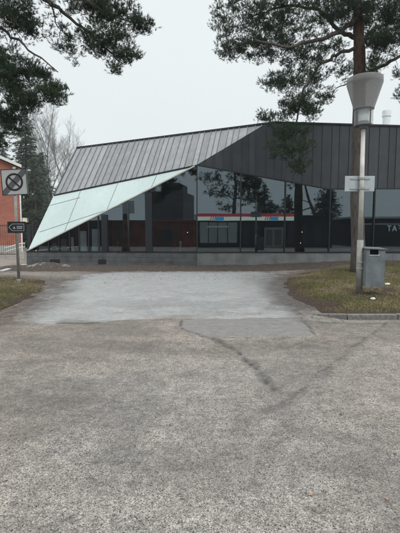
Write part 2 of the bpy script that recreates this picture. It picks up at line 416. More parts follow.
for line, w, s in (([(216, 338), (236, 351), (258, 371), (278, 392)], .075, .9), ([(388, 324), (352, 349), (322, 372), (290, 398), (250, 420)], .08, .6), ([(232, 350), (290, 345), (350, 345)], .35, .5), ([(300, 321.5), (345, 323.5), (400, 323)], .06, .9), ([(20, 338), (80, 341), (140, 347)], .22, .6), ([(190, 436), (290, 432), (400, 445)], .12, .4)):
    dark = np.maximum(dark, s*sm(dist_line(W3, pl(line)), w*1.7, w*.1)*(.55+.45*sm(fbm(P, 6, 161), .4, .6)))
dark = np.maximum(dark, .8*sm(W[:, 0], .8, 2.6)*sm(W[:, 1], 7.8, 8.6)*sm(W[:, 1], 15.5, 13))
dark = np.maximum(dark, .35*sm(fbm(P, .8, 17, 6), .52, .62)*sm(P[:, 1], 12, 7)); dark = np.maximum(dark, .9*sm(sd, -.5, .0)*sm(sd, .8, .1)*sm(fbm(P, 3.5, 141, 6), .42, .55)*sm(P[:, 1], 7.4, 8.4))
warm = np.clip(.35+.9*(fbm(P, .5, 60)-.5)*2+.8*sm(P[:, 0], -.3, -3)*sm(P[:, 1], 9, 6), 0, 1)*(1-pale)
warm = np.maximum(warm, .8*sm(P[:, 1], 13, 14.2)); dirt = np.maximum(dirt, .5*sm(fbm(P, .8, 151, 6), .45, .6)*sm(P[:, 0], -.9, -2.4)*sm(P[:, 1], 7.2, 6.2)*sm(P[:, 1], 2.8, 4.2))
z = .012*(fbm(P, .35, 70)-.5) + .004*(fbm(P, 3, 71)-.5) - .008*crack - .006*sm(dark, .3, 1)
z += .2*sm(P[:, 0], 1, 8)*sm(P[:, 1], 13.0, 17)
nx, ny = len(xs), len(ys)
idx = np.arange(nx*ny).reshape(ny, nx)
Q = np.stack([idx[:-1, :-1], idx[:-1, 1:], idx[1:, 1:], idx[1:, :-1]], -1).reshape(-1, 4)
road = tri_mesh('asphalt_road', np.column_stack([P, z]), Q, M['asphalt'], smooth=True, quads=True,
                attrs=dict(pale=pale, dirt=dirt, crack=crack, patch=patch, dark=dark, warm=warm))
tag(road, kind='structure')
g = MB(); g.poly([(-260, -260, -.04), (260, -260, -.04), (260, 260, -.04), (-260, 260, -.04)])
tag(g.build('ground', M['soil']), kind='structure')

def height_isl(P):
    d = sdist(P, ISL); k = dist_line(P, KERB[2:]); d = d + .45*(fbm(P, 2.6, 181, 5)-.5)*sm(k, .5, 1.1)
    side = sm(P[:, 0], 2.6, 3.4)
    z = -.03 + .14*sm(d, 0, .9) + .03*sm(d, .8, 2.5)
    zk = .07 + 0*d
    f = sm(k, .75, .1)*side*(P[:, 1] < 8.2)
    z = z*(1-f)+zk*f*sm(d, .03, .07)+f*(-.03)*(1-sm(d, .03, .07))
    z = z + .03*(fbm(P, 2.5, 33)-.5)*sm(d, .1, .5) + .012*(fbm(P, 12, 35)-.5)
    z = z + .16*sm(P[:, 0], 1, 8)*sm(P[:, 1], 12.5, 15.5)
    return z, d
def height_ver(P):
    d = sdist(P, VER)+.5*(fbm(P, 2.6, 191, 5)-.5); z = -.03+.085*sm(d, 0, 1.0)+.03*(fbm(P, 2.5, 36)-.5)*sm(d, .1, .5)+.012*(fbm(P, 12, 38)-.5)
    return z, d
def turf(name, poly, hf, ex, step=.05):
    lo, hi = poly.min(0)-.1, poly.max(0)+.1; lo = np.maximum(lo, ex[0]); hi = np.minimum(hi, ex[1])
    a = np.arange(lo[0], hi[0], step); b = np.arange(lo[1], hi[1], step); A, B = np.meshgrid(a, b); p = np.stack([A.ravel(), B.ravel()], 1)
    zz, d = hf(p)
    earth = sm(d + 1.1*(fbm(p, 1.7, 44)-.5), .75, .35); earth = np.maximum(earth, .85*sm(fbm(p, 1.1, 46), .62, .72))
    ii = np.arange(len(p)).reshape(len(b), len(a)); q = np.stack([ii[:-1, :-1], ii[:-1, 1:], ii[1:, 1:], ii[1:, :-1]], -1).reshape(-1, 4)
    q = q[(d[q] > -.09).all(1)]
    o = tri_mesh(name, np.column_stack([p, zz]), q, M['turf'], smooth=True, quads=True, attrs=dict(earth=earth)); tag(o, kind='structure'); return o
turf('grass_island', ISL, height_isl, ((2, 7), (16, 17)))
turf('grass_verge', VER, height_ver, ((-16, 6), (-4, 15)))

# grass blades
def mat_grass():
    m = NT('grass_blades'); a = m.attr('tone')
    m.set('Base Color', m.ramp(a, [(0, (.075, .08, .024)), (.3, (.13, .125, .042)), (.5, (.19, .155, .075)), (.85, (.28, .23, .14)), (1, (.36, .30, .20))])); m.set('Roughness', .75)
    return m.mat
M['grass'] = mat_grass()
def blades(name, hf, box, n, seed):
    r = np.random.default_rng(seed); p = r.random((n, 2))*[box[2]-box[0], box[3]-box[1]]+[box[0], box[1]]
    zz, d = hf(p); e = sm(d+1.1*(fbm(p, 1.7, 44)-.5), .75, .35); e = np.maximum(e, .85*sm(fbm(p, 1.1, 46), .62, .72))
    keep = (d > .12) & (r.random(n) > e*.97) & (r.random(n) < .25+1.3*fbm(p, 4, 50)); p, zz = p[keep], zz[keep]; n = len(p)
    ang = r.random(n)*6.283; h = .02+.035*r.random(n)**1.5; w = .003+.003*r.random(n)
    la = r.random(n)*6.283; ln = h*(.3+1.4*r.random(n))
    u = np.stack([np.cos(ang), np.sin(ang)], 1)*w[:, None]
    v = np.zeros((n, 3, 3)); v[:, 0, :2] = p-u; v[:, 1, :2] = p+u; v[:, 2, :2] = p+np.stack([np.cos(la), np.sin(la)], 1)*ln[:, None]
    v[:, 0, 2] = v[:, 1, 2] = zz-.004; v[:, 2, 2] = zz+h
    t = np.clip(fbm(p, .8, 55)*1.5-.3+.45*(r.random(n)-.5), 0, 1)
    o = tri_mesh(name, v.reshape(-1, 3), np.arange(n*3).reshape(-1, 3), M['grass'], attrs=dict(tone=np.repeat(t, 3))); tag(o, cat='grass', kind='stuff'); return o
tag(blades('grass', height_isl, (2.2, 7.2, 13, 16), 230000, 1), 'short patchy green and straw grass on the island behind the kerb')
tag(blades('grass', height_ver, (-12, 7.5, -4, 14.6), 90000, 2), 'short worn grass on the left verge around the sign post')

# loose grit: tiny stones on road and soil
def stones(name, P3, size, mat, seed, flat=.6):
    r = np.random.default_rng(seed); n = len(P3)
    b = np.array([[1, 0, 0], [0, 1, 0], [-1, 0, 0], [0, -1, 0], [0, 0, 1], [0, 0, -1]], float)
    f = np.array([[0, 1, 4], [1, 2, 4], [2, 3, 4], [3, 0, 4], [1, 0, 5], [2, 1, 5], [3, 2, 5], [0, 3, 5]])
    V = b[None]*(.6+.7*r.random((n, 6, 1))); V[:, :, 2] *= flat
    a = r.random(n)*6.283; c, s = np.cos(a)[:, None], np.sin(a)[:, None]
    V = np.stack([V[:, :, 0]*c-V[:, :, 1]*s, V[:, :, 0]*s+V[:, :, 1]*c, V[:, :, 2]], -1)*np.asarray(size).reshape(-1, 1, 1)
    V += P3[:, None]; V = V.reshape(-1, 3); F = (f[None]+6*np.arange(n)[:, None, None]).reshape(-1, 3)
    return tri_mesh(name, V, F, mat)
def road_z(p): return .012*(fbm(p, .35, 70)-.5)+.004*(fbm(p, 3, 71)-.5)+.2*sm(p[:, 0], 1, 8)*sm(p[:, 1], 13.0, 17)
n = 26000; yy = 1.7+8*rng.random(n)**1.5; xx = (rng.random(n)-.5)*(yy*1.1+.6); p = np.stack([xx, yy], 1)
k = rng.random(n) < .15+1.2*fbm(p, .8, 80)**1.5; k &= ~inside(p, ISL) & ~inside(p, VER); p = p[k]
s = .0016+.0032*rng.random(len(p))**3
tag(stones('grit', np.column_stack([p, road_z(p)+s*.3]), s, M['pebble'], 3), 'loose grit and tiny stones scattered over the road', 'grit', kind='stuff')
n = 9000; p = np.stack([rng.uniform(-9, 10, n), rng.uniform(13, 17.9, n)], 1)
s = .004+.014*rng.random(n)**3
tag(stones('gravel', np.column_stack([p, road_z(p)+.045*sm(p[:, 1], 15.2, 16.5)+s*.2]), s, M['rubble'], 4), 'brown gravel along the foot of the building', 'gravel', kind='stuff')

# dead leaves, cone scales and twigs lying on grass and bare earth
def scatter_on(poly, hf, box, n, seed):
    r = np.random.default_rng(seed); p = r.random((n, 2))*[box[2]-box[0], box[3]-box[1]]+[box[0], box[1]]; zz, d = hf(p); k = (d > -.25) & (r.random(n) < fbm(p, 1.5, 131)*1.5); p = p[k]
    return np.column_stack([p, np.maximum(zz[k], road_z(p))+.006])
p3 = np.concatenate([scatter_on(ISL, height_isl, (1.8, 7, 12, 16), 5200, 5), scatter_on(VER, height_ver, (-11, 7, -3.6, 14.6), 2600, 6)])
s = .006+.016*rng.random(len(p3))**2
tag(stones('leaf_litter', p3, s, simple('leaf_litter_brown', (.13, .08, .05), .85, 0, .6, 14), 8, flat=.25), 'brown leaf litter and cone scales on grass and bare earth', 'leaf litter', kind='stuff')

# soil strip in front of the plinth
a = np.arange(-8.4, 14, .07); b = np.arange(15.1, 17.95, .06); A, B = np.meshgrid(a, b); p = np.stack([A.ravel(), B.ravel()], 1)
zz = road_z(p) - .03 + .085*sm(p[:, 1]+.7*(fbm(p, 1.2, 90)-.5), 15.5, 16.5) + .05*(fbm(p, 3, 91)-.5) + .03*(fbm(p, 10, 95)-.5)
zz += .05*fbm(p, 1.6, 97)*sm(p[:, 1], 16.2, 17.2)+.05*np.exp(-((p[:, 0]+6.6)**2/1.2+(p[:, 1]-17.2)**2/.2))
zz += .16*np.exp(-((p[:, 0]+6.4)**2/.7+(p[:, 1]-16.9)**2/.25))+.05*np.exp(-((p[:, 0]+2)**2/3+(p[:, 1]-17.3)**2/.2))
ii = np.arange(len(p)).reshape(len(b), len(a)); q = np.stack([ii[:-1, :-1], ii[:-1, 1:], ii[1:, 1:], ii[1:, :-1]], -1).reshape(-1, 4)
tag(tri_mesh('soil_strip', np.column_stack([p, zz]), q, M['soil'], smooth=True, quads=True), kind='structure')

# rubble heap of individual stones at the left end
def stone_at(name, c, r_, mat, seed):
    rr = np.random.default_rng(seed); bm = bmesh.new(); bmesh.ops.create_icosphere(bm, subdivisions=2, radius=1)
    sx, sy, sz = r_*(.8+.5*rr.random()), r_*(.7+.4*rr.random()), r_*(.45+.25*rr.random())
    off = rr.random((len(bm.verts)))
    for i, v in enumerate(bm.verts):
        v.co *= .85+.3*off[i]; v.co = Vector((v.co.x*sx, v.co.y*sy, v.co.z*sz))
    rot = Matrix.Rotation(rr.random()*6, 4, 'Z') @ Matrix.Rotation((rr.random()-.5)*.6, 4, 'X')
    bm.transform(rot); me = bpy.data.meshes.new(name); bm.to_mesh(me); bm.free(); me.materials.append(mat)
    o = bpy.data.objects.new(name, me); col.objects.link(o); o.location = c; return o
for i in range(16):
    t = rng.random(); x = -7.2+1.9*rng.random(); y = 16.6+.5*rng.random(); zb = .02+.16*math.exp(-((x+6.4)**2/.7+(y-16.9)**2/.25))
    o = stone_at('stone', (x, y, zb+.035), .05+.09*rng.random(), M['rubble'], 100+i)
    tag(o, 'pale broken stone in the rubble heap at the foot of the dark plinth', 'stone', 'stones of the rubble heap')

# kerb
kb = MB(); KP = [Vector((*p, 0)) for p in KERB]
def along(line, s):
    for i in range(len(line)-1):
        L = (line[i+1]-line[i]).length
        if s <= L or i == len(line)-2: return line[i]+(line[i+1]-line[i])*(s/L), (line[i+1]-line[i]).normalized()
        s -= L
tot = sum((KP[i+1]-KP[i]).length for i in range(len(KP)-1)); s = 0; k = 0
while s < min(tot, 11)-.02:
    L = .92; p0, t0 = along(KP, s+.006); p1, t1 = along(KP, min(s+L-.006, tot))
    def h(s): return -.05+.145*min(1, (s+.25)/.75)
    n0, n1 = Vector((-t0.y, t0.x, 0)), Vector((-t1.y, t1.x, 0)); j = (random.random()-.5)*.012
    z0, z1 = h(s)+j, h(s+L)+j*.3
    w = .13
    kb.hexa([p0+Vector((0, 0, -.1)), p1+Vector((0, 0, -.1)), p1+n1*w+Vector((0, 0, -.1)), p0+n0*w+Vector((0, 0, -.1)),
             p0+n0*.018+Vector((0, 0, z0)), p1+n1*.018+Vector((0, 0, z1)), p1+n1*w+Vector((0, 0, z1)), p0+n0*w+Vector((0, 0, z0))])
    s += L; k += 1
tag(kb.build('kerb', M['kerb'], bevel=.012), kind='structure')
kb2 = MB(); a_, b_ = gr(4, 272), gr(27.5, 265.5); dv = (b_-a_); dv.normalize(); nv = Vector((-dv.y, dv.x, 0))
kb2.prism([a_, b_, b_+nv*.22, a_+nv*.22], (0, 0, .06)); tag(kb2.build('kerb', M['render_pale'], bevel=.01), kind='structure')

# ------------------------------------------------------------------ the pavilion
GY = 18.0
P1 = at(197, 165, GY); P0 = at(28, 250.5, 18.7); P2 = at(54, 195, 20.3)
P5 = at(277, 122.5, GY)
nR = (P2-P1).cross(P5-P1).normalized(); P3 = on_plane(77, 148, P1, nR); P4 = on_plane(262, 126.5, P1, nR)
nF = (P1-P0).cross(P2-P0).normalized()
XR = 13.5
bld = thing('pavilion', 'long low angular building of dark zinc with a faceted glass front', 'building', (0, GY, 0))
A1 = at(329, 189, GY); A2 = Vector((XR, GY, A1.z+.05)); TR = Vector((XR, GY, at(400, 126.5, GY).z-.12)); TR400 = at(400, 126.5, GY)
def pan_attr(o, f):
    me = o.data; a = me.attributes.new('pan', 'FLOAT', 'FACE'); a.data.foreach_set('value', [f(i) for i in range(len(me.polygons))])
# zinc wall, cut into pans between standing seams
def clip_poly(poly, axis_dir, o, s0, s1):
    def cut(pts, sgn, lim):
        out = []
        for i in range(len(pts)):
            a, b = pts[i], pts[(i+1) % len(pts)]; da, db = sgn*((a-o).dot(axis_dir)-lim), sgn*((b-o).dot(axis_dir)-lim)
            if da >= 0: out.append(a)
            if (da >= 0) != (db >= 0): out.append(a+(b-a)*(da/(da-db)))
        return out
    p = cut(poly, 1, s0); return cut(p, -1, s1) if len(p) > 2 else []
def seamed(name, poly, cross, along_, o, w, mat, n_out, hgt=.03, thick=.02, seed=1, jog=.25):
    rr = random.Random(seed); ext = [(p-o).dot(cross) for p in poly]; s = min(ext); mb = MB(); tops = []
    while s < max(ext):
        e = s+w*(1+jog*(rr.random()-.5)*2)
        c = clip_poly(poly, cross, o, s, e)
        if len(c) > 2: mb.poly(c)
        if s > min(ext):
            c = clip_poly(poly, cross, o, s-.011, s+.011)
            if len(c) > 2: tops.append(c)
        s = e
    npan = len(mb.f)
    for c in tops: mb.prism(c, n_out*hgt)
    # short cross joints in some pans
    me_o = mb.build(name, mat, bld)
    vals = [rr.random() if i < npan else .45 for i in range(len(me_o.data.polygons))]
    pan_attr(me_o, lambda i: vals[i]); return me_o
nout = Vector((0, -1, 0))
wall_poly = [P1, P4, P5, TR, A2, A1]
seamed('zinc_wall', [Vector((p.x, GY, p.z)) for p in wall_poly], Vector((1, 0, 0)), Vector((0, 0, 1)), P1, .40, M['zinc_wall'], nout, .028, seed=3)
nRo = nR if nR.y < 0 else -nR
dS = (P3-P2).normalized(); cS = nRo.cross(dS).normalized()
if cS.x < 0: cS = -cS
seamed('zinc_roof_skylit', [P2, P1, P4, P5, P3], cS, dS, P2, .31, M['zinc_roof_skylit'], nRo, .035, seed=5)
# caps and edge trims
def bar(a, b, r1, name, mat, par=bld, n=4): return MB().tube([a, b], r1, n).build(name, mat, par)
bar(P3+Vector((0, -.02, .02)), P5+Vector((0, -.02, .02)), .05, 'ridge_cap', M['frame'])
bar(P5+Vector((0, -.02, .01)), TR+Vector((0, -.02, .01)), .045, 'parapet_cap', M['frame'])
bar(P2+Vector((0, -.03, -.02)), P1+Vector((0, -.03, -.02)), .045, 'eave_trim', M['frame'])
bar(P2, P3, .04, 'verge_trim', M['frame'])
bar(P1, P4, .02, 'fold_trim', M['zinc_wall'])
# frosted facet
nFo = nF if nF.y < 0 else -nF
facet = MB().prism([P0, P1, P2], -nFo*.05).build('enamelled_glass_facet', M['frosted'], bld)
def joint(a, b, w=.022):
    a, b = on_plane(*a, P0, nF)+nFo*.004, on_plane(*b, P0, nF)+nFo*.004
    t = (b-a).normalized(); u = nFo.cross(t)*w/2
    MB().prism([a-u, b-u, b+u, a+u], nFo*.006).build('joint', M['joint'], facet)
joint((39.5, 232), (119, 206)); joint((50, 205.5), (80, 197.5)); joint((81, 190), (64.5, 231.5)); joint((118, 183), (107, 209.5)); joint((157, 174.5), (151, 188))
bar(P0+nFo*.02, P1+nFo*.02, .035, 'facet_edge', M['white_trim'])
# plinth
PZ0, PZ1 = at(100, 252.5, GY).z, at(380, 253, GY).z
zs = .63
c0 = Vector((P0.x-.03, P0.y-.12, 0)); c1 = Vector((P1.x, GY-.12, 0))
pm = MB(); pm.prism([Vector((c0.x, c0.y, -.1)), Vector((c1.x, c1.y, -.1)), Vector((c1.x, 19.2, -.1)), Vector((c0.x, 19.2, -.1))], (0, 0, zs+.1))
pl1 = pm.build('plinth', M['concrete_dark'], bld)
for k in range(14):
    t0, t1 = (k+.02)/14, (k+.985)/14
    a, b = c0.lerp(c1, t0), c0.lerp(c1, t1)
    for r_, (z0, z1) in enumerate(((.0, .19), (.20, .40), (.41, .60))):
        a2, b2 = c0.lerp(c1, min(1, t0+(.03 if r_ % 2 else 0))), c0.lerp(c1, min(1, t1+(.03 if r_ % 2 else 0)))
        if k == 13: b2 = c0.lerp(c1, .995)
        MB().hexa([a2+Vector((0, -.012, z0)), b2+Vector((0, -.012, z0)), b2+Vector((0, .02, z0)), a2+Vector((0, .02, z0)),
                   a2+Vector((0, -.012, z1)), b2+Vector((0, -.012, z1)), b2+Vector((0, .02, z1)), a2+Vector((0, .02, z1))]).build('stone_block', M['concrete_dark'], pl1, bevel=.006)
pm2 = MB().span((P1.x+.004, GY-.12, -.1), (XR, 19.2, zs)).build('plinth', M['concrete'], bld)
for k in range(1, 8): MB().span((P1.x+k*1.75, GY-.123, .0), (P1.x+k*1.75+.012, GY-.119, zs-.005)).build('joint', M['concrete_dark'], pm2)
for px, w in ((52, .50), (101, .36)):
    c = c0.lerp(c1, (at(px, 260, GY).x-c0.x)/(c1.x-c0.x)) if px < 197 else Vector((at(px, 260, GY).x, GY-.12, 0))
    MB().span((c.x-w/2, c.y-.03, .10), (c.x+w/2, c.y-.005, .30)).build('vent', M['void'], bld)
bar(Vector((c0.x, c0.y, zs+.015)), Vector((c1.x, c1.y, zs+.015)), .03, 'sill', M['frame'])
bar(Vector((c1.x, c1.y, zs+.015)), Vector((XR, c1.y, zs+.015)), .03, 'sill', M['frame'])
# glazing: left wing (turned a few degrees) and right wing
gz = zs+.03
lw = (P0-P1); lw.z = 0; lwn = lw.normalized()
def wing_pt(x):  # point on left wing plane line at plan x
    t = (x-P1.x)/(P0.x-P1.x); return Vector((x, P1.y+(P0.y-P1.y)*t, 0)), P1.z+(P0.z-P1.z)*t
def pane_left(x0, x1):
    a, za = wing_pt(x0); b, zb = wing_pt(x1); o = Vector((0, .03, 0))
    za, zb = max(za-.03, gz+.005), max(zb-.03, gz+.005)
    MB().poly([a+o+Vector((0, 0, gz)), b+o+Vector((0, 0, gz)), b+o+Vector((0, 0, zb)), a+o+Vector((0, 0, za))]).build('glass_pane', M['glass'], bld)
xl = [at(px, 240, 18.3).x for px in (34, 68, 108, 149)]+[P1.x]
for a, b in zip(xl[:-1], xl[1:]): pane_left(a, b)
def soffit(x):
    pts = [P1, A1, A2]
    for u, v in zip(pts[:-1], pts[1:]):
        if x <= v.x: return u.z+(v.z-u.z)*max(0, (x-u.x))/(v.x-u.x)
    return A2.z
xr = [P1.x]+[at(px, 240, GY).x for px in (240.5, 284.5, 329, 373)]+[9.9, 11.8, XR]
for a, b in zip(xr[:-1], xr[1:]):
    ps = [Vector((a, GY+.03, gz)), Vector((b, GY+.03, gz)), Vector((b, GY+.03, soffit(b))), Vector((a, GY+.03, soffit(a)))]
    MB().poly(ps).build('glass_pane', M['glass'], bld)
for x in xr: MB().span((x-.025, GY-.05, gz), (x+.025, GY+.02, soffit(x)-.01)).build('mullion', M['frame'], bld)
for px in (34, 46, 57, 68, 78, 88, 98):
    x = at(px, 240, 18.3).x; c, zt = wing_pt(x)
    if zt-.06 > gz+.05: MB().span((x-.018, c.y-.04, gz), (x+.018, c.y+.02, zt-.05)).build('mullion', M['frame'], bld)
for px, w in ((106, .26), (150, .30)):
    x = at(px, 240, 18.6).x; c, zt = wing_pt(x)
    MB().span((x-w/2, c.y-.07, gz), (x+w/2, c.y+.25, zt-.12)).build('column', M['column'], bld)
MB().tube([P1+Vector((0, -.01, 0)), A1+Vector((0, -.01, 0))], .03, 4).build('soffit_trim', M['frame'], bld)
MB().tube([A1+Vector((0, -.01, 0)), A2+Vector((0, -.01, 0))], .03, 4).build('soffit_trim', M['frame'], bld)
# shell: roof behind, rear and side walls, floor
BY = 28.0; zb = 3.3
B0 = Vector((P0.x+.6, BY, 0)); B3 = Vector((P3.x+.4, BY, zb)); BR = Vector((XR, BY, 3.6))
sh = MB()
sh.poly([P3+Vector((0, .02, 0)), P5+Vector((0, .02, 0)), Vector((P5.x, BY, 3.6)), B3]); sh.poly([P5+Vector((0, .02, 0)), TR+Vector((0, .02, 0)), BR, Vector((P5.x, BY, 3.6))])
sh.build('rear_roof', M['zinc_roof_skylit'], bld)
sd_ = MB(); q0 = Vector((P0.x, P0.y, -.05))
sd_.poly([P0+Vector((0, .01, 0)), P2+Vector((-.0, .01, 0)), Vector((P0.x+.3, BY, .6))]); sd_.poly([P2+Vector((0, .01, 0)), P3+Vector((0, .01, 0)), B3]); sd_.poly([P2+Vector((0, .01, 0)), B3, Vector((P0.x+.3, BY, .6))])
sd_.poly([Vector((P0.x, 19.2, -.05)), Vector((P0.x, 19.2, .6)), Vector((P0.x+.3, BY, .6)), Vector((P0.x+.3, BY, -.05))])
sd_.poly([Vector((P0.x, P0.y, .6)), Vector((P0.x, 19.2, .6)), Vector((P0.x+.3, BY, .6))])
sd_.build('side_wall', M['zinc_wall'], bld)
MB().poly([(XR, GY, -.05), (XR, BY, -.05), BR, TR]).build('side_wall', M['zinc_wall'], bld)
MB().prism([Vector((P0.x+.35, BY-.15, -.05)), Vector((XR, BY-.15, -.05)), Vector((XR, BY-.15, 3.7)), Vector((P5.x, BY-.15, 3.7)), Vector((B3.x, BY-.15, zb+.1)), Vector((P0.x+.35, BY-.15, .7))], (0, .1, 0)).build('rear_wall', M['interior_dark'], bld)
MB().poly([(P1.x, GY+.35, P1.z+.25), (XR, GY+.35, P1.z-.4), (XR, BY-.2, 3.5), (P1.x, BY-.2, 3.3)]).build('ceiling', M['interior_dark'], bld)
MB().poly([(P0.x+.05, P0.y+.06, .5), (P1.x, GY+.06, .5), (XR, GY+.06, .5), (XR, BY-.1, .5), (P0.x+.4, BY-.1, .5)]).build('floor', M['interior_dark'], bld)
# inner walls seen through the glass
a = at(112, 240, 21.4); b = at(195, 240, 21.4)
MB().span((a.x, 21.4, .5), (b.x, 21.5, at(150, 219, 21.4).z)).build('inner_wall', M['interior_red'], bld)
d0, d1 = at(157, 240, 21.3), at(172, 240, 21.3)
MB().span((d0.x, 21.33, .5), (d1.x, 21.39, at(150, 229, 21.3).z)).build('inner_door', M['interior_dark'], bld)
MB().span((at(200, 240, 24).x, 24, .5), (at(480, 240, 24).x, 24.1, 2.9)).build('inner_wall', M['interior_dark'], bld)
for px0, px1, yt in ((52, 56, 243), (61, 66.5, 239), (71, 73.5, 237), (80, 86.5, 231), (92, 99.5, 229)):
    yy_ = wing_pt(at(px0, 240, 18.7).x)[0].y+.22; a, b = at(px0, 240, yy_), at(px1, 240, yy_); zt = at(px0, yt, yy_).z
    MB().span((a.x, yy_, .66), (b.x, yy_+.03, max(zt, .85))).build('daylight_strip', M['interior_pale'], bld)  # opaque pale strips standing in for daylight through rear openings
MB().span((at(331, 250, 18.5).x, 18.45, .74), (at(389, 250, 18.5).x, 18.75, .79)).build('inner_ledge', M['interior_pale'], bld)
# chimney behind the parapet
cc = at(386.5, 118, 23); tz = at(386.5, 110.5, 23).z
ch = MB().lathe([(.001, 0), (.20, 0), (.20, tz-.35-4.0), (.235, tz-.33-4.0), (.235, tz-4.02), (.16, tz-4.0), (.001, tz-4.0)], 20, 0, (cc.x, 23, 4.0)).build('chimney', M['interior_pale'], bld, smooth=False)

# bollards inside the glass
for px in (118, 149.5, 180.5):
    c = at(px, 240, 18.95); t = thing('bollard', {118: 'stubby pale bollard behind the glass by the left dark column', 149.5: 'stubby pale bollard behind the glass at the wide middle column', 180.5: 'stubby pale bollard behind the glass next to the brown inner door'}[px], 'bollard', (c.x, 18.95, .5), 'bollards behind the glass')
    MB().tube([(c.x, 18.95, .5), (c.x, 18.95, .98)], .05, 12).build('post', M['post_pale'], t, True)
    MB().tube([(c.x, 18.95, .99), (c.x, 18.95, 1.12)], [.065, .05], 12).build('cap', M['interior_pale'], t, True)

for px, py, c_, lab in ((187.5, 232.5, (1, .9, .8), 'small glowing bulb added as a white glint before the dark red wall'), (302, 232, (.8, .9, 1), 'small glowing bulb added as a glint right of the mirrored trunk, the upper of two'), (300.5, 243, (.8, .9, 1), 'small glowing bulb added as a glint right of the mirrored trunk, the lower of two')):
    p = at(px, py, 20.2); t = thing('glint_bulb', lab, 'lamp', p)  # glowing bulbs added to give the small glints behind the glass
    MB().lathe([(.001, -.03), (.02, -.02), (.026, 0), (.02, .02), (.001, .03)], 10, 0, p).build('bulb', mat_emit('glint_glow', c_, 2.0), t, True)
    MB().tube([p+Vector((0, 0, .04)), Vector((p.x, p.y, 3.9))], .004, 4).build('cord', M['frame'], t)
# ------------------------------------------------------------------ foliage
def tufts(C, D, L, Wd, nn, seed):
    """C centres, D directions: bundles of nn thin needles"""
    r = np.random.default_rng(seed); n = len(C)
    d = D[:, None]+r.normal(0, .42, (n, nn, 3)); d /= np.linalg.norm(d, axis=2, keepdims=True)
    s = np.cross(d, r.normal(0, 1, (n, nn, 3))); s /= np.linalg.norm(s, axis=2, keepdims=True)
    base = C[:, None]-D[:, None]*(r.random((n, nn, 1))*L*.8); ln = L*(.6+.6*r.random((n, nn, 1)))
    v = np.stack([base-s*Wd/2, base+s*Wd/2, base+d*ln], 2).reshape(-1, 3)
    return v
def clump_tufts(C, rad, k, seed, updir=.5, flat=.6):
    r = np.random.default_rng(seed); n = len(C)
    o = r.normal(0, 1, (n, k, 3)); o /= np.linalg.norm(o, axis=2, keepdims=True); o *= (r.random((n, k, 1))**.45)
    o[:, :, 2] *= flat; rad = np.broadcast_to(np.asarray(rad).reshape(-1, 1, 1), (n, 1, 1)); pos = C[:, None]+o*rad
    d = o+np.array([0, 0, updir])+r.normal(0, .25, o.shape); d /= np.linalg.norm(d, axis=2, keepdims=True)
    return pos.reshape(-1, 3), d.reshape(-1, 3)
def bez(a, b, sag, n, jit, r):
    pts = []
    for i in range(n+1):
        t = i/n; p = a.lerp(b, t)+Vector((0, 0, 4*sag*t*(1-t)))
        if 0 < i < n: p += Vector(r.normal(0, jit, 3))
        pts.append(p)
    return pts
def pine(name, label, group, trunk_pts, trunk_r, limbs, regions, bark, seed, L=.085, Wd=.010, nn=14, k=24, crad=.29, mult=2.2):
    r = np.random.default_rng(seed); base = trunk_pts[0]
    t = thing(name, label, 'tree', base, group)
    mb = MB()
    # densify trunk with slight irregular radius
    tp, tr = [], []
    for i in range(len(trunk_pts)-1):
        for j in range(6):
            u = j/6; tp.append(Vector(trunk_pts[i]).lerp(Vector(trunk_pts[i+1]), u)); tr.append((trunk_r[i]*(1-u)+trunk_r[i+1]*u)*(1+.05*r.normal()))
    tp.append(Vector(trunk_pts[-1])); tr.append(trunk_r[-1]); tr[0] *= 1.35; tr[1] *= 1.1
    mb.tube(tp, tr, 14)
    nodes = []
    for (pts, r0, r1) in limbs:
        pts = [Vector(p) for p in pts]; dense = []
        for i in range(len(pts)-1):
            for j in range(5): dense.append(pts[i].lerp(pts[i+1], j/5)+Vector(r.normal(0, .025, 3)))
        dense.append(pts[-1]); rr = [r0+(r1-r0)*i/(len(dense)-1) for i in range(len(dense))]
        mb.tube(dense, rr, 6, 1); nodes += dense[3:]
    nodes += [p for p in tp if p.z > 5.0]
    NA = np.array([list(p) for p in nodes]); C = []
    for reg in regions:
        c, rad3, n = reg
        n = int(n*mult); o = r.normal(0, 1, (n, 3)); o /= np.linalg.norm(o, axis=1, keepdims=True); o *= (r.random((n, 1))**.5)
        C.append(np.array(list(c))+o*np.array(rad3))
    C = np.concatenate(C)
    # twigs: nearest node, in order of distance so twigs can branch from twigs
    order = np.argsort([np.min(np.linalg.norm(NA-c, axis=1)) for c in C])
    for i in order:
        c = C[i]; d = np.linalg.norm(NA-c, axis=1); j = int(np.argmin(d)); a = Vector(NA[j]); b = Vector(c)
        pts = bez(a, b, -.08*float(d[j]), 3 if d[j] < 1 else 5, .03, r)
        w = min(.025, .006+.008*float(d[j])); mb.tube(pts, [w*(1-.6*q/(len(pts)-1)) for q in range(len(pts))], 4, 1, cap=False)
        NA = np.vstack([NA, [list(p) for p in pts[1:]]])
    tr_o = mb.build('trunk', [bark, M['bark_dark']], t, smooth=True)
    rads = crad*(.6+.7*r.random(len(C)))
    pos, dirs = clump_tufts(C, rads, k, seed+1)
    v = tufts(pos, dirs, L, Wd, nn, seed+2)
    tri_mesh('crown', v, np.arange(len(v)).reshape(-1, 3), M['needle'], t)
    return t
def reg(px, py, Y, rx, ry, n, ryY=1.2):
    c = at(px, py, Y); s = Y/400; return (c, (rx*s, ryY, ry*s), n)

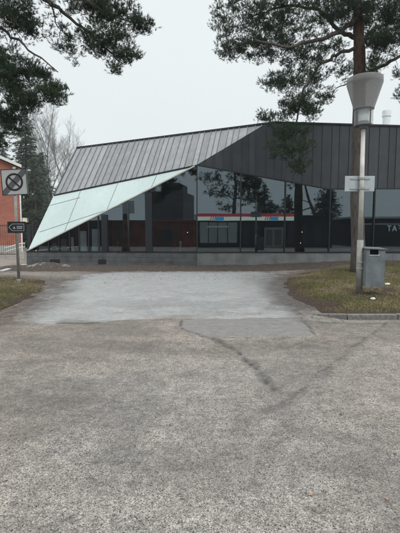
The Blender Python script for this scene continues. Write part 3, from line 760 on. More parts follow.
# right pine behind the lamp
TY = 13.9
tb = gr(355.5, 276); tb = Vector((tb.x, TY, .03))
tpts = [tb, at(357, 200, TY), at(359, 120, TY), at(359.5, 60, TY), at(358, 15, TY), at(357, -40, TY+.2), at(361, -110, TY+.3)]
limbs = [([at(358, 18, TY), at(340, 32, TY-.4), at(318, 40, TY-.9), at(285, 48, TY-1.2), at(255, 40, TY-1.3)], .085, .03),
         ([at(357, 48, TY), at(336, 55, TY-.3), at(318, 66, TY-.8), at(304, 88, TY-1.0), at(297, 120, TY-1.1), at(292, 148, TY-1.1)], .06, .018),
         ([at(356, 38, TY), at(338, 30, TY+.3), at(320, 10, TY+.6), at(285, 5, TY+.8), at(250, 18, TY+.7)], .08, .025),
         ([at(360, 75, TY), at(345, 84, TY-.3), at(322, 95, TY-.5)], .03, .008),
         ([at(361, 76, TY), at(378, 68, TY-.3), at(400, 56, TY-.6), at(425, 60, TY-.9), at(450, 75, TY-1)], .07, .025),
         ([at(360, 42, TY), at(376, 28, TY+.4), at(400, 18, TY+.8), at(430, 10, TY+1)], .07, .025),
         ([at(358, 8, TY), at(330, -8, TY-.6), at(280, -12, TY-1), at(235, 2, TY-1.2)], .08, .02)]
T = TY-.5
regs = [reg(232, 22, T, 24, 24, 34), reg(262, 15, T, 24, 22, 42), reg(262, 45, T, 26, 15, 44, .9), reg(228, 48, T, 16, 9, 12, .6), reg(292, 18, T, 24, 26, 46),
        reg(300, 52, T, 22, 18, 34), reg(283, 80, T-.3, 26, 9, 26, .7), reg(312, 78, T-.3, 14, 12, 14, .7), reg(293, 105, T-.5, 15, 14, 22, .6), reg(270, 117, T-.5, 13, 7, 8, .4), reg(312, 110, T-.5, 13, 10, 10, .5),
        reg(303, 96, T-.4, 20, 18, 10, .9), reg(288, 130, T-.5, 22, 9, 18, .8), reg(290, 148, T-.5, 25, 11, 20, .9), reg(299, 166, T-.5, 13, 7, 7, .5), reg(330, 12, T, 22, 16, 40), reg(330, 45, T, 16, 14, 14),
        reg(366, 8, T, 24, 16, 42), reg(392, 18, T, 18, 20, 46), reg(376, 36, T-.4, 12, 8, 12, .6), reg(385, 42, T, 16, 10, 22, .8), reg(340, 70, T, 14, 9, 9, .6), reg(375, 60, T, 12, 9, 9, .6), reg(370, 72, T-.2, 8, 6, 8, .4), reg(325, 95, T, 10, 8, 6, .5), reg(400, 70, T, 5, 5, 3, .4), reg(402, 92, T, 6, 7, 5, .4),
        reg(430, 30, T, 30, 30, 50, 1.6), reg(440, 70, T, 24, 15, 20, 1), reg(345, -60, T+.3, 85, 50, 210, 2.4), reg(365, 5, T+2.0, 60, 25, 50, 1.0), reg(265, -25, T, 45, 22, 60, 1.4)]
pine('pine_tree', 'tall pine with orange upper bark behind the street lamp on the grass island', None, tpts, [.235, .225, .21, .195, .16, .13, .08], limbs, regs, M['bark_pine'], 11, k=15, crad=.22, L=.085, Wd=.0055, nn=22, mult=2.4)

# left pine reaching in from outside the frame
LY = 9.0
lb = Vector((-6.6, LY+.8, .05))
lp = [lb, lb+Vector((.05, 0, 3)), lb+Vector((.0, 0, 6)), lb+Vector((.15, -.1, 9)), lb+Vector((.1, 0, 12))]
limbs = [([lb+Vector((0, 0, 7.4)), at(-30, -50, LY+.2), at(25, -18, LY), at(48, 2, LY), at(70, 17, LY), at(100, 42, LY-.1), at(120, 62, LY-.2)], .075, .012),
         ([at(25, -18, LY), at(70, -10, LY-.2), at(105, 12, LY-.3), at(140, 24, LY-.4)], .04, .01),
         ([at(48, 2, LY), at(57, 22, LY+.2), at(63, 42, LY+.2)], .018, .006),
         ([lb+Vector((0, 0, 5.6)), at(-40, 20, LY+.3), at(0, 28, LY), at(30, 50, LY-.2), at(58, 72, LY-.3)], .05, .01),
         ([lb+Vector((0, 0, 4.9)), at(-40, 60, LY+.3), at(-5, 75, LY), at(25, 95, LY-.2), at(50, 88, LY-.3)], .055, .012),
         ([lb+Vector((0, 0, 4.3)), at(-40, 95, LY+.4), at(-10, 110, LY+.2), at(15, 118, LY)], .045, .012)]
L_ = LY
regs = [reg(12, 12, L_, 20, 22, 62, .8), reg(30, 26, L_, 12, 10, 16, .4), reg(-15, 50, L_, 22, 40, 55, .9), reg(10, 70, L_, 20, 22, 66, .7), reg(38, 72, L_, 15, 9, 22, .5), reg(48, 92, L_-.2, 17, 9, 26, .5),
        reg(57, 87, L_-.2, 9, 5, 8, .3), reg(20, 98, L_, 20, 15, 52, .6), reg(8, 122, L_+.1, 13, 13, 36, .5), reg(-5, 140, L_+.2, 10, 8, 14, .4), reg(-25, 110, L_+.3, 18, 30, 34, .8),
        reg(92, 6, L_, 24, 14, 40, .6), reg(118, 14, L_-.2, 22, 13, 34, .5), reg(140, 23, L_-.3, 14, 6, 15, .3), reg(110, 42, L_-.1, 22, 14, 40, .5), reg(90, 40, L_, 16, 12, 16, .5), reg(128, 55, L_-.2, 13, 6, 14, .3),
        reg(70, 50, L_+.1, 14, 12, 9, .5), reg(60, 28, L_, 12, 14, 7, .5), reg(116, 68, L_-.2, 7, 3, 5, .2), reg(60, -30, L_, 90, 26, 150, 1.2), reg(-60, 20, L_+.5, 40, 90, 160, 1.8), reg(-80, -60, L_+.5, 70, 50, 120, 2.0)]
pine('pine_tree', 'dark pine reaching its branches in at the top left corner', None, lp, [.24, .22, .19, .14, .06], limbs, regs, M['bark_dark'], 31, k=11, crad=.17, mult=2.0, L=.07, Wd=.0045, nn=24)

# background conifers
def conifer(label, base, H, rad, seed, group, lean=0, mat='needle_far', dens=1.0, low=.12, bl=.26):
    r = np.random.default_rng(seed); t = thing('conifer_tree', label, 'tree', base, group); b = Vector(base)
    MB().tube([b, b+Vector((lean*.3, 0, H*.5)), b+Vector((lean, 0, H))], [rad*.085, rad*.05, .02], 8).build('trunk', M['bark_dark'], t, True)
    V = []; nb = int(70*dens*H/12); tw = MB()
    for i in range(nb):
        u = low+(1-low)*(i/nb); a = r.random()*6.283; rr_ = rad*(1-u)**.75*(.55+.6*r.random())
        if rr_ < .15: rr_ = .15
        s = b+Vector((lean*u, 0, H*u)); e = s+Vector((math.cos(a)*rr_, math.sin(a)*rr_, rr_*(.15-.35*r.random())))
        tw.tube([s, s.lerp(e, .5)+Vector((0, 0, .08)), e], [.035, .02, .008], 3, cap=False)
        m_ = max(5, int(13*rr_)); q = np.sqrt(r.random(m_)); pos = np.array([list(s.lerp(e, float(w))) for w in q])+r.normal(0, .16+.06*rr_, (m_, 3))*[1, 1, .6]
        dd = np.tile([math.cos(a), math.sin(a), -.25], (m_, 1)); V.append(tufts(pos, dd/np.linalg.norm(dd[0]), bl, .05, 12, seed*100+i))
    v = np.concatenate(V); tri_mesh('crown', v, np.arange(len(v)).reshape(-1, 3), M[mat], t); tw.build('branches', M['bark_dark'], t)
    return t
def gp(px, Y): return Vector((at(px, 231, Y).x, Y, -.03))
cg = 'conifers beyond the fence'
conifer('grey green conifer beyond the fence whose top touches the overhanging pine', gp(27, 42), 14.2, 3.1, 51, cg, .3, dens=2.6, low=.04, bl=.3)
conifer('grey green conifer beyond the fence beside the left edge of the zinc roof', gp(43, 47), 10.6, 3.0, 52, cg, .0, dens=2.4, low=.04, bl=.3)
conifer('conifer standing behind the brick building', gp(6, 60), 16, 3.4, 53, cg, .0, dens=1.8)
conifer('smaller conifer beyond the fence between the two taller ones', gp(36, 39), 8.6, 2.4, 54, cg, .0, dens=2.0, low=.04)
# bare trees
def bare(label, base, H, seed, group, spread=.5):
    r = np.random.default_rng(seed); t = thing('bare_tree', label, 'tree', base, group); tm = MB(); cm = MB()
    def grow(p, d, L, rad, lev):
        n = 4; pts = [p]; q = d.copy()
        for i in range(n):
            q = (q+Vector(r.normal(0, .09, 3))+Vector((0, 0, .05))).normalized(); pts.append(pts[-1]+q*L/n)
        (tm if lev < 2 else cm).tube(pts, [rad*(1-.45*i/n) for i in range(n+1)], 6 if lev < 2 else 3, cap=False)
        if lev >= 5: return
        k = (9 if lev == 0 else 5 if lev < 4 else 4)
        for i in range(k):
            u = (.25 if lev == 0 else .2)+.78*(i+r.random()*.6)/k; j = min(n-1, int(u*n)); s = pts[j].lerp(pts[j+1], u*n-j) if u < 1 else pts[-1]
            a = r.random()*6.283; side = Vector((math.cos(a), math.sin(a), .35)); dd = (q*.75+side*spread*1.35).normalized()
            grow(s, dd, L*(.5 if lev == 0 else .6)*(1-.35*u)*(.8+.4*r.random()), max(.005, rad*.38), lev+1)
        grow(pts[-1], q, L*.45, rad*.5, lev+1)
    grow(Vector(base), Vector((0, 0, 1)), H*.72, H*.0085, 0)
    tm.build('trunk', M['birch_bark'], t, True); cm.build('twigs', M['birch_bark'], t)
    return t
bg = 'bare trees in the mist'
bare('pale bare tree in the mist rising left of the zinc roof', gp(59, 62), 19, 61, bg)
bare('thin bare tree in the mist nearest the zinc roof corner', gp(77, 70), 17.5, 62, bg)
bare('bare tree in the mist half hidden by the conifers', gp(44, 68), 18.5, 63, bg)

# ------------------------------------------------------------------ street lamp
lpb = gr(358.7, 299); LPY = lpb.y; lx = lpb.x
def z_at(py, Y): return at(358, py, Y).z
lamp = thing('street_lamp', 'street lamp with a grey flared hood above a clear cylinder', 'street lamp', (lx, LPY, .08))
zt = z_at(128, LPY); zm = z_at(240, LPY)
tx = at(363.3, 128, LPY).x
MB().tube([(lx, LPY, .05), (lx+(tx-lx)*.33, LPY, zm)], [.078, .072], 18).build('pole_sleeve', M['pole_base'], lamp, True)
MB().tube([(lx+(tx-lx)*.33, LPY, zm-.1), (tx, LPY, zt)], [.058, .045], 18).build('pole', M['pole'], lamp, True)
MB().tube([(lx, LPY, .06), (lx, LPY, .12)], [.12, .10], 18).build('base_collar', M['pole_base'], lamp, True)
zz_ = lambda py: z_at(py, LPY)
cx = at(363.8, 112, LPY).x
MB().lathe([(.001, zz_(129)), (.075, zz_(129)), (.10, zz_(126.5)), (.19, zz_(126)), (.19, zz_(124.6)), (.12, zz_(124.4)), (.12, zz_(121.5)), (.001, zz_(121.4))], 28, 0, (cx, LPY, 0)).build('base_plate', M['bin_dark'], lamp)
MB().lathe([(.11, zz_(121.4)), (.115, zz_(110.5)), (.001, zz_(110.4))], 24, 0, (cx, LPY, 0)).build('diffuser', M['diffuser'], lamp, True)
MB().lathe([(.205, zz_(125.6)), (.205, zz_(108))], 36, 0, (cx, LPY, 0)).build('glass_cylinder', M['clear'], lamp, True)
for k in range(4):
    a_ = k*math.pi/2+.35; MB().tube([(cx+.2*math.cos(a_), LPY+.2*math.sin(a_), zz_(126)), (cx+.2*math.cos(a_), LPY+.2*math.sin(a_), zz_(108))], .009, 6).build('stay_rod', M['frame'], lamp)
hd = MB().lathe([(.222, zz_(109.5)), (.222, zz_(108.3)), (.385, zz_(84.5)), (.39, zz_(83.5)), (.385, zz_(79)), (.383, zz_(78.6)), (.001, zz_(77.4))], 44, 0, (cx, LPY, 0)).build('hood', M['acrylic'], lamp, True)
MB().lathe([(.215, zz_(109.3)), (.12, zz_(108.2)), (.001, zz_(108))], 30, 0, (cx, LPY, 0)).build('hood_floor', M['bin'], lamp, True)
MB().tube([(cx-.02, LPY, zz_(108)), (cx-.02, LPY, zz_(100))], [.035, .02], 10).build('lamp_holder', M['frame'], lamp)
# sign plate seen from its back on the pole
sp = thing('sign_plate', 'blank grey back of a small road sign clamped to the lamp pole', 'sign', (lx, LPY, zz_(183)))
sx0, sx1 = at(346, 183, LPY).x, at(376, 183, LPY).x; xm = lx+(tx-lx)*.6
MB().span((sx0, LPY+.07, zz_(191)), (sx1, LPY+.078, zz_(175.5))).build('plate', M['plate'], sp, bevel=.003)
for py in (178.5, 188.5):
    MB().span((sx0+.12, LPY+.055, zz_(py+.6)), (sx1-.12, LPY+.069, zz_(py-.6))).build('rail', M['galv'], sp)
    MB().lathe([(.062, -.02), (.07, -.02), (.07, .02), (.062, .02)], 16, 0, (xm, LPY, zz_(py))).build('clamp', M['galv'], sp)
# litter bin
b0, b1 = at(361.5, 266, LPY-.02), at(382, 266, LPY-.02)
zt_, zb_ = zz_(247.5), zz_(285.5)
bn = thing('litter_bin', 'grey blue metal litter bin hung on the lamp pole', 'litter bin', ((b0.x+b1.x)/2, LPY-.02, zb_))
fy, ry = LPY-.19, LPY+.17
x0, x1 = b0.x+.015, b1.x-.01
op = (at(370, 250, fy).x, at(378.6, 250, fy).x, at(370, 254.8, fy).z, at(370, 248.6, fy).z)
def qb(m, xa, xb, ya, yb, za, zc): m.span((xa, ya, za), (xb, yb, zc))
bd = MB()
qb(bd, x0, x1, fy, fy+.012, zb_, op[2]); qb(bd, x0, op[0], fy, fy+.012, op[2], op[3]); qb(bd, op[1], x1, fy, fy+.012, op[2], op[3]); qb(bd, x0, x1, fy, fy+.012, op[3], zt_-.03)
qb(bd, x0, x0+.012, fy+.012, ry, zb_, zt_-.03); qb(bd, x1-.012, x1, fy+.012, ry, zb_, zt_-.03); qb(bd, x0+.012, x1-.012, ry-.012, ry, zb_, zt_-.03); qb(bd, x0+.012, x1-.012, fy+.012, ry-.012, zb_, zb_+.012)
bd.build('body', M['bin'], bn)
MB().hexa([(x0-.02, fy-.025, zt_-.028), (x1+.02, fy-.025, zt_-.05), (x1+.02, ry+.02, zt_-.03), (x0-.02, ry+.02, zt_-.008), (x0-.02, fy-.025, zt_+.0), (x1+.02, fy-.025, zt_-.022), (x1+.02, ry+.02, zt_), (x0-.02, ry+.02, zt_+.02)]).build('lid', M['bin_dark'], bn, bevel=.004)
MB().span((x0+.013, fy+.10, op[2]-.3), (x1-.013, fy+.11, zt_-.035)).build('liner', M['void'], bn)
MB().span((x0+.01, fy-.006, zb_+.03), (x0+.02, fy-.002, zt_-.06)).build('door_seam', M['bin_dark'], bn)
MB().span((op[0]-.012, fy-.012, op[2]-.014), (op[1]+.03, fy-.001, op[2]-.003)).build('slot_lip', M['white_trim'], bn)
for py in (262, 268): MB().lathe([(.079, -.02), (.09, -.02), (.09, .02), (.079, .02)], 16, 0, (lx+.006, LPY, zz_(py))).build('clamp', M['galv'], bn)
MB().span((lx+.07, LPY-.03, zz_(269)), (x0+.002, LPY+.03, zz_(261))).build('bracket', M['galv'], bn)

# ------------------------------------------------------------------ left sign post
sb = gr(19, 283.5); SY = sb.y
post = thing('sign_post', 'leaning steel post with an end of no stopping zone sign and arrow board', 'sign', (sb.x, SY, 0))
ptop = at(14, 167, SY)
MB().tube([(sb.x, SY, -.05), ptop], .042, 14).build('pole', M['galv'], post, True)
MB().tube([(sb.x, SY, 0), (sb.x, SY, .14)], .06, 14).build('pole_foot', M['pole_base'], post, True)
sc_c = at(14.3, 182, SY-.05); sc_c.y = SY-.05
tilt = Matrix.Rotation(R(-2.5), 3, 'Y').to_4x4()
def S(x, z, y=0): return sc_c+tilt.to_3x3() @ Vector((x, 0, z))+Vector((0, -y, 0))
h = .385
MB().prism([S(-h, -h), S(h, -h), S(h, h), S(-h, h)], (0, .012, 0)).build('sign_panel', M['sign_grey'], post)
bd = MB(); bw = .022
for (a, b, c, d) in ((-h, -h, h, -h+bw), (-h, h-bw, h, h), (-h, -h+bw, -h+bw, h-bw), (h-bw, -h+bw, h, h-bw)):
    bd.prism([S(a, b, .001), S(c, b, .001), S(c, d, .001), S(a, d, .001)], (0, -.003, 0))
bd.build('border', M['sign_black'], post)
i_ = h-bw-.002; w_ = .12
MB().prism([S(-i_, -i_, .001), S(-i_+w_, -i_, .001), S(i_, i_-w_, .001), S(i_, i_, .001), S(i_-w_, i_, .001), S(-i_, -i_+w_, .001)], (0, -.0015, 0)).build('cancel_band', M['sign_mid'], post)
rg = MB(); n_ = 40
for k in range(n_):
    a0, a1 = 2*math.pi*k/n_, 2*math.pi*(k+1)/n_
    rg.prism([S(.205*math.cos(a0), .205*math.sin(a0), .004), S(.205*math.cos(a1), .205*math.sin(a1), .004), S(.262*math.cos(a1), .262*math.sin(a1), .004), S(.262*math.cos(a0), .262*math.sin(a0), .004)], (0, -.002, 0))
rg.build('ring', M['sign_black'], post)
q = .2/math.sqrt(2)+.01; e = .017
MB().prism([S(-q-e, q-e, .004), S(q-e, -q-e, .004), S(q+e, -q+e, .004), S(-q+e, q+e, .004)], (0, -.0015, 0)).build('slash', M['sign_black'], post)
for dz in (-.2, .2): MB().span((sc_c.x-.2, SY-.04, sc_c.z+dz-.015), (sc_c.x+.2, SY-.036, sc_c.z+dz+.015)).build('bracket', M['galv'], post)
# arrow board
ac = at(16.8, 227.3, SY-.055); ac.y = SY-.055
hw, hh = .275, .17
ab = MB().span(ac-Vector((hw, 0, hh)), ac+Vector((hw, -.012, hh))).build('arrow_board', M['sign_black'], post)
def A(x, z): return ac+Vector((x, -.0145, z))
ol = [(-.235, 0), (-.13, .10), (.22, .10), (.22, -.10), (-.13, -.10)]
lm = MB()
for k in range(5):
    a, b = Vector((*ol[k], 0)), Vector((*ol[(k+1) % 5], 0)); t = (b-a).normalized(); u = Vector((-t.y, t.x, 0))*.008
    lm.prism([A(*(a-u).xy), A(*(b-u).xy), A(*(b+u).xy), A(*(a+u).xy)], (0, -.002, 0))
# small house-like mark and block of lettering
lm.prism([A(-.115, -.045), A(-.075, .04), A(-.03, -.045)], (0, -.002, 0))
lm.build('arrow_outline', M['sign_line'], ab)
lt = MB()
for r0 in (.022, -.03):
    xx_ = .005
    while xx_ < .165:
        w = .014+.012*random.random(); lt.prism([A(xx_, r0-.02), A(xx_+w, r0-.02), A(xx_+w, r0+.02), A(xx_, r0+.02)], (0, -.002, 0)); xx_ += w+.007
lt.build('lettering', M['sign_line'], ab)

# ------------------------------------------------------------------ left background: brick building, fences
BY_ = 31.0
bx1 = at(20.3, 231, BY_).x; ez = at(20, 167, BY_).z; pz = at(-60, 134, BY_).z; bx0 = at(-150, 231, BY_).x; rx = (at(-60, 231, BY_)).x
br = thing('brick_building', 'red brick gabled building with cream roof edge at the far left', 'building', (bx1, BY_, 0))
MB().prism([(bx0, BY_, -.05), (bx1, BY_, -.05), (bx1, BY_, ez), (rx, BY_, pz), (bx0, BY_, ez)], (0, 14, 0)).build('wall', M['brick'], br)
for a, b in (((bx1+.25, ez-.06), (rx, pz+.04)), ((rx, pz+.04), (bx0-.25, ez-.06))):
    s_ = 1 if a[0] > b[0] else 1
    MB().prism([(a[0], BY_-.35, a[1]), (b[0], BY_-.35, b[1]), (b[0], BY_-.35, b[1]+.2), (a[0], BY_-.35, a[1]+.2)], (0, 14.7, 0)).build('roof', M['roof_dark'], br)
    MB().prism([(a[0], BY_-.38, a[1]-.02), (b[0], BY_-.38, b[1]-.02), (b[0], BY_-.38, b[1]+.2), (a[0], BY_-.38, a[1]+.2)], (0, .025, 0)).build('roof_edge', M['white_trim'], br)
MB().tube([(bx1+.08, BY_-.08, 0), (bx1+.08, BY_-.08, ez-.1)], .06, 8).build('downpipe', M['white_trim'], br)
MB().span((bx0, BY_-.04, -.05), (bx1+.02, BY_-.005, .5)).build('plinth', M['render_pale'], br)
for px in (-40, -90): 
    c = at(px, 215, BY_); MB().span((c.x-.6, BY_-.03, 1.8), (c.x+.6, BY_-.002, 3.2)).build('window', M['dark_wall'], br)
br.rotation_euler.z = R(26)
pb = thing('low_building', 'low pale building glimpsed between brick wall and glass facet', 'building', (at(26, 231, 44).x, 44, 0))
MB().span((at(14, 231, 44).x, 44, -.05), (at(60, 231, 44).x, 52, 2.6)).build('wall', M['render_pale'], pb)
MB().span((at(13, 231, 44).x, 43.8, 2.605), (at(61, 231, 44).x, 52.2, 2.85)).build('roof', M['roof_dark'], pb)
for px in (24, 32, 42): c = at(px, 231, 44); MB().span((c.x-.35, 43.96, .9), (c.x+.35, 43.99, 2.0)).build('window', M['dark_wall'], pb)
def fence(label, pts, H, gap, post_every, name='metal_fence', top=None):
    f = thing(name, label, 'fence', pts[0]); d = pts[1]-pts[0]; L = d.length; d.normalize(); n = int(L/gap); m = MB()
    for i in range(n+1):
        p = pts[0]+d*(i*gap); m.tube([p+Vector((0, 0, .08)), p+Vector((0, 0, H))], .011, 5)
    m.build('bars', M['fence_black'], f)
    for z in (.16, H-.12): MB().tube([pts[0]+Vector((0, 0, z)), pts[1]+Vector((0, 0, z))], .024, 6).build('rail', M['fence_black'], f)
    k = max(1, round(L/post_every))
    for i in range(k+1):
        p = pts[0]+d*(L*i/k); MB().span(p+Vector((-.05, -.05, 0)), p+Vector((.05, .05, H+.12))).build('post', M['fence_black'], f)
    return f
FY = 25.0
fence('black railing in front of the red brick wall', [Vector((at(-60, 231, FY).x, FY, 0)), Vector((at(17, 231, FY).x, FY, 0))], 2.05, .13, 1.35)
FY = 22.5
fence('black railing tucked behind the pointed glass facet', [Vector((at(33, 231, FY).x, FY, 0)), Vector((at(62, 231, FY+2).x, FY+2, 0))], 2.0, .13, 1.4)
gx = at(29.3, 231, 21).x
gp_ = thing('gate_post', 'thick black gate post topped by a small cream lantern', 'gate post', (gx, 21, 0))
MB().span((gx-.10, 20.9, 0), (gx+.10, 21.1, at(29, 224.5, 21).z)).build('post', M['fence_black'], gp_, bevel=.01)
lxx = at(25.5, 231, 20.9).x
MB().span((lxx-.12, 20.85, at(25, 222.3, 21).z), (lxx+.12, 21.05, at(25, 217.8, 21).z)).build('lantern', simple('cream_lantern', (.8, .76, .6), .4), gp_, bevel=.01)
MB().span((lxx-.14, 20.84, at(25, 217.75, 21).z), (gx+.1, 21.06, at(25, 217.1, 21).z)).build('lantern_cap', M['fence_black'], gp_)
MB().span((lxx-.02, 20.93, at(25, 226, 21).z), (gx-.101, 20.97, at(25, 225, 21).z)).build('arm', M['fence_black'], gp_)
MB().span((lxx-.02, 20.93, at(25, 225, 21).z), (lxx+.02, 20.97, at(25, 222.4, 21).z)).build('stem', M['fence_black'], gp_)
# white ramp handrail
rl = thing('handrail', 'white double handrail rising by the brick wall', 'handrail', (at(4, 250, 23).x, 23, 0))
for dz in (0, -.22):
    MB().tube([at(4, 248.5, 23)+Vector((0, 0, dz)), at(17, 244.5, 23)+Vector((0, 0, dz)), at(25, 243, 23)+Vector((0, 0, dz))], .03, 8).build('rail', M['white_trim'], rl, True)
for px, py in ((5, 248.3), (16, 245), (24.5, 243.1)):
    p = at(px, py, 23); MB().tube([(p.x, 23, 0), p], .025, 8).build('post', M['galv'], rl)

# ------------------------------------------------------------------ small litter and leaves
def crumple(name, label, cat, c, r_, mat, seed, flat=.5):
    rr = np.random.default_rng(seed); bm = bmesh.new(); bmesh.ops.create_icosphere(bm, subdivisions=3, radius=1)
    for v in bm.verts:
        n = v.co.normalized(); v.co = n*(.72+.5*rr.random()); v.co = Vector((v.co.x*r_, v.co.y*r_*.7, v.co.z*r_*flat))
    me = bpy.data.meshes.new(name); bm.to_mesh(me); bm.free(); me.materials.append(mat); o = bpy.data.objects.new(name, me); col.objects.link(o); o.location = c; return tag(o, label, cat)
for px, py, r_, lab in ((387.5, 286, .065, 'crumpled white paper on the grass right of the litter bin'), (373, 300.5, .05, 'crumpled white paper on the grass below the litter bin')):
    c = gr(px, py, .11); zz1, _ = height_isl(np.array([[c.x, c.y]])); crumple('paper_scrap', lab, 'litter', (c.x, c.y, float(zz1[0])+.03), r_, M['paper'], int(px))
def leaf(label, px, py, s, a, mat, name='fallen_leaf'):
    c = gr(px, py); zz1 = float(road_z(np.array([[c.x, c.y]]))[0])+.007
    m = MB(); pts = [(-1, 0, 0), (-.4, .45, .12), (.3, .5, .2), (1, .05, .05), (.35, -.42, .18), (-.35, -.4, .1)]
    ca, sa = math.cos(a), math.sin(a); q = [Vector((c.x+s*(x*ca-y*sa), c.y+s*(x*sa+y*ca), zz1+s*z_)) for x, y, z_ in pts]
    mid = Vector((c.x, c.y, zz1+s*.02))
    for k in range(6): m.poly([mid, q[k], q[(k+1) % 6]])
    tag(m.build(name, mat), label, 'leaf', 'fallen leaves on the road')
lv = M['leaf_brown']; ld = simple('dark_leaf', (.05, .035, .025), .6)
leaf('orange brown leaf on the asphalt near the bottom edge, left of the other', 311, 496, .017, .3, lv)
leaf('orange brown leaf on the asphalt near the bottom right corner', 387, 500, .016, 1.3, lv)
leaf('small dark leaf on the asphalt below the right arm of the V shaped wear', 341, 415, .018, 2.2, ld)
leaf('dark leaf lying on the pale drive in front of the building', 105, 283, .05, .8, ld)
leaf('pinkish brown leaf low on the asphalt below the middle', 222, 467, .012, .8, lv)
leaf('small dark leaf at the far right of the near asphalt', 395, 455, .014, .1, ld)

# ------------------------------------------------------------------ what stands behind the viewer and shows in the glass
SX = lambda px: (px-200)*39/400
shop = thing('shop', 'dark shop front with red and cream lit fascia mirrored in the glass', 'building', (4, -3, 0))
zf0, zf1, zf2 = 1.6+10.3*.0975, 1.6+14.2*.0975, 1.6+18.3*.0975
MB().span((SX(197), -13, -.05), (SX(332), -3, 3.05)).build('wall', M['dark_wall'], shop)
MB().span((SX(196), -13.2, 3.055), (SX(333), -2.9, 3.12)).build('roof', M['roof_dark'], shop)
MB().span((SX(197), -2.995, zf0), (SX(293), -2.80, zf1)).build('cream_fascia', M['pale_lit'], shop)
MB().span((SX(197), -2.995, zf1+.003), (SX(293), -2.80, zf2-.1)).build('red_fascia', M['red_lit'], shop)
for px in (214, 268):
    MB().span((SX(px+1.5), -2.795, zf0+.03), (SX(px+9.5), -2.785, zf1-.02)).build('logo', M['blue_lit'], shop)
    m = MB()
    for k in range(3): m.hexa([(SX(px-4+k*2), -2.795, zf0+.03), (SX(px-3.2+k*2), -2.795, zf0+.03), (SX(px-3.2+k*2), -2.785, zf0+.03), (SX(px-4+k*2), -2.785, zf0+.03), (SX(px-3+k*2), -2.795, zf1), (SX(px-2.2+k*2), -2.795, zf1), (SX(px-2.2+k*2), -2.785, zf1), (SX(px-3+k*2), -2.785, zf1)])
    m.build('logo_stroke', M['red_lit'], shop)
dr = MB().span((SX(264), -2.996, .05), (SX(283), -2.94, 1.95)).build('door', M['champagne'], shop)
for a, b in ((265.5, 272.5), (274, 281.5)): MB().span((SX(a), -2.939, .2), (SX(b), -2.93, 1.75)).build('pane', M['bin_dark'], dr)
wn = MB().span((SX(200), -2.996, .45), (SX(237), -2.95, 2.45)).build('window', M['render_pale'], shop)  # opaque pale sheet; the window's sky reflection is painted as its colour
for a in (208, 217, 227): MB().span((SX(a), -2.949, .45), (SX(a)+.08, -2.93, 2.45)).build('glazing_bar', M['dark_wall'], wn)
MB().span((SX(207), -2.948, 1.95), (SX(228), -2.92, 2.1)).build('shade_rail', M['interior_pale'], wn)
for a in (243, 253, 288, 300, 315): MB().span((SX(a), -2.996, .3), (SX(a+6), -2.97, 2.2)).build('window', M['roof_dark'], shop)
sh2 = thing('restaurant', 'dark low restaurant block with white letters mirrored in the right panes', 'building', (SX(400), -6, 0))
D2 = 42/400; SX2 = lambda px: (px-200)*D2
MB().span((SX2(352), -16, -.05), (SX2(470), -6, 2.9)).build('wall', M['dark_wall'], sh2)
MB().span((SX2(350), -16.2, 2.905), (SX2(472), -5.7, 3.1)).build('roof', M['plate'], sh2)
MB().span((SX2(352), -5.995, 2.25), (SX2(470), -5.9, 2.4)).build('canopy_band', M['plate'], sh2)
# letters F A T, as read by somebody facing the restaurant (mirrored in the glass)
lz0, lz1 = 1.6-.2*D2, 1.6+5.4*D2; lh = lz1-lz0; lw_ = 4.6*D2
def stroke(m, x0, z0, x1, z1, w=.085):
    a, b = Vector((x0, 0, z0)), Vector((x1, 0, z1)); t = (b-a).normalized(); u = Vector((-t.z, 0, t.x))*w/2
    m.prism([Vector((v.x, -5.96, v.z)) for v in (a-u, b-u, b+u, a+u)], (0, .04, 0))
def letter(chr_, xl):                       # xl = the side that is left for a reader looking to -Y (larger X)
    m = MB(); f = lambda u: xl-u*lw_
    g_ = {'F': [((0, 0), (0, 1)), ((0, .96), (.8, .96)), ((0, .52), (.65, .52))], 'A': [((0, 0), (.42, 1)), ((.42, 1), (.84, 0)), ((.18, .35), (.66, .35))], 'T': [((.42, 0), (.42, 1)), ((0, .96), (.84, .96))]}[chr_]
    for (a, b), (c, d) in g_: stroke(m, f(a), lz0+b*lh, f(c), lz0+d*lh)
    m.build('letter', M['letter'], sh2)
letter('T', SX2(390.2)); letter('A', SX2(395.6)); letter('F', SX2(401))
ap = thing('apartment_block', 'dark apartment block mirrored in the left panes', 'building', (-15, -34, 0))
MB().span((-19, -44, -.05), (-12.3, -34, 8.6)).build('wall', M['roof_dark'], ap)
MB().span((-16.5, -42, 8.605), (-13.2, -35, 10.2)).build('roof', M['roof_dark'], ap)
an = thing('added_brick_block', 'low red brick block, unseen, added to redden the left panes', 'building', (-12, -4, 0))  # unseen block added so the left glass reflects dark red
MB().span((-24, -10, -.05), (-4.6, -4, 2.55)).build('wall', mat_brick('dark_red_brick', (.13, .036, .026), (.07, .026, .022), (.06, .045, .04)), an)
MB().span((-24.2, -10.2, 2.555), (-4.4, -3.8, 2.72)).build('roof', M['roof_dark'], an)
MB().span((-9.6, -3.995, .02), (-8.5, -3.95, 2.1)).build('door', M['dark_wall'], an)
for x in (-7.9, -13.0, -16, -19.5, -22.5): MB().span((x, -3.995, .5), (x+2.1, -3.95, 2.25)).build('window', M['dark_wall'], an)  # dark boxes added to vary the reflected red
tg = 'trees mirrored in the glass'
for k, (x, y, H, rr_, lab) in enumerate(((9.5, -24, 8.5, 3.2, 'bushy conifer mirrored in the pane right of the pine trunk'), (14.5, -30, 7.5, 3.0, 'round dark conifer mirrored behind the white letters'), (19.5, -26, 9.5, 3.4, 'tall conifer mirrored at the right edge of the glass'), (-8, -30, 7, 2.6, 'conifer mirrored in the left panes beside the apartment block'),)):
    conifer(lab, Vector((x, y, -.03)), H, rr_, 200+k, tg, dens=2.0, bl=.34)

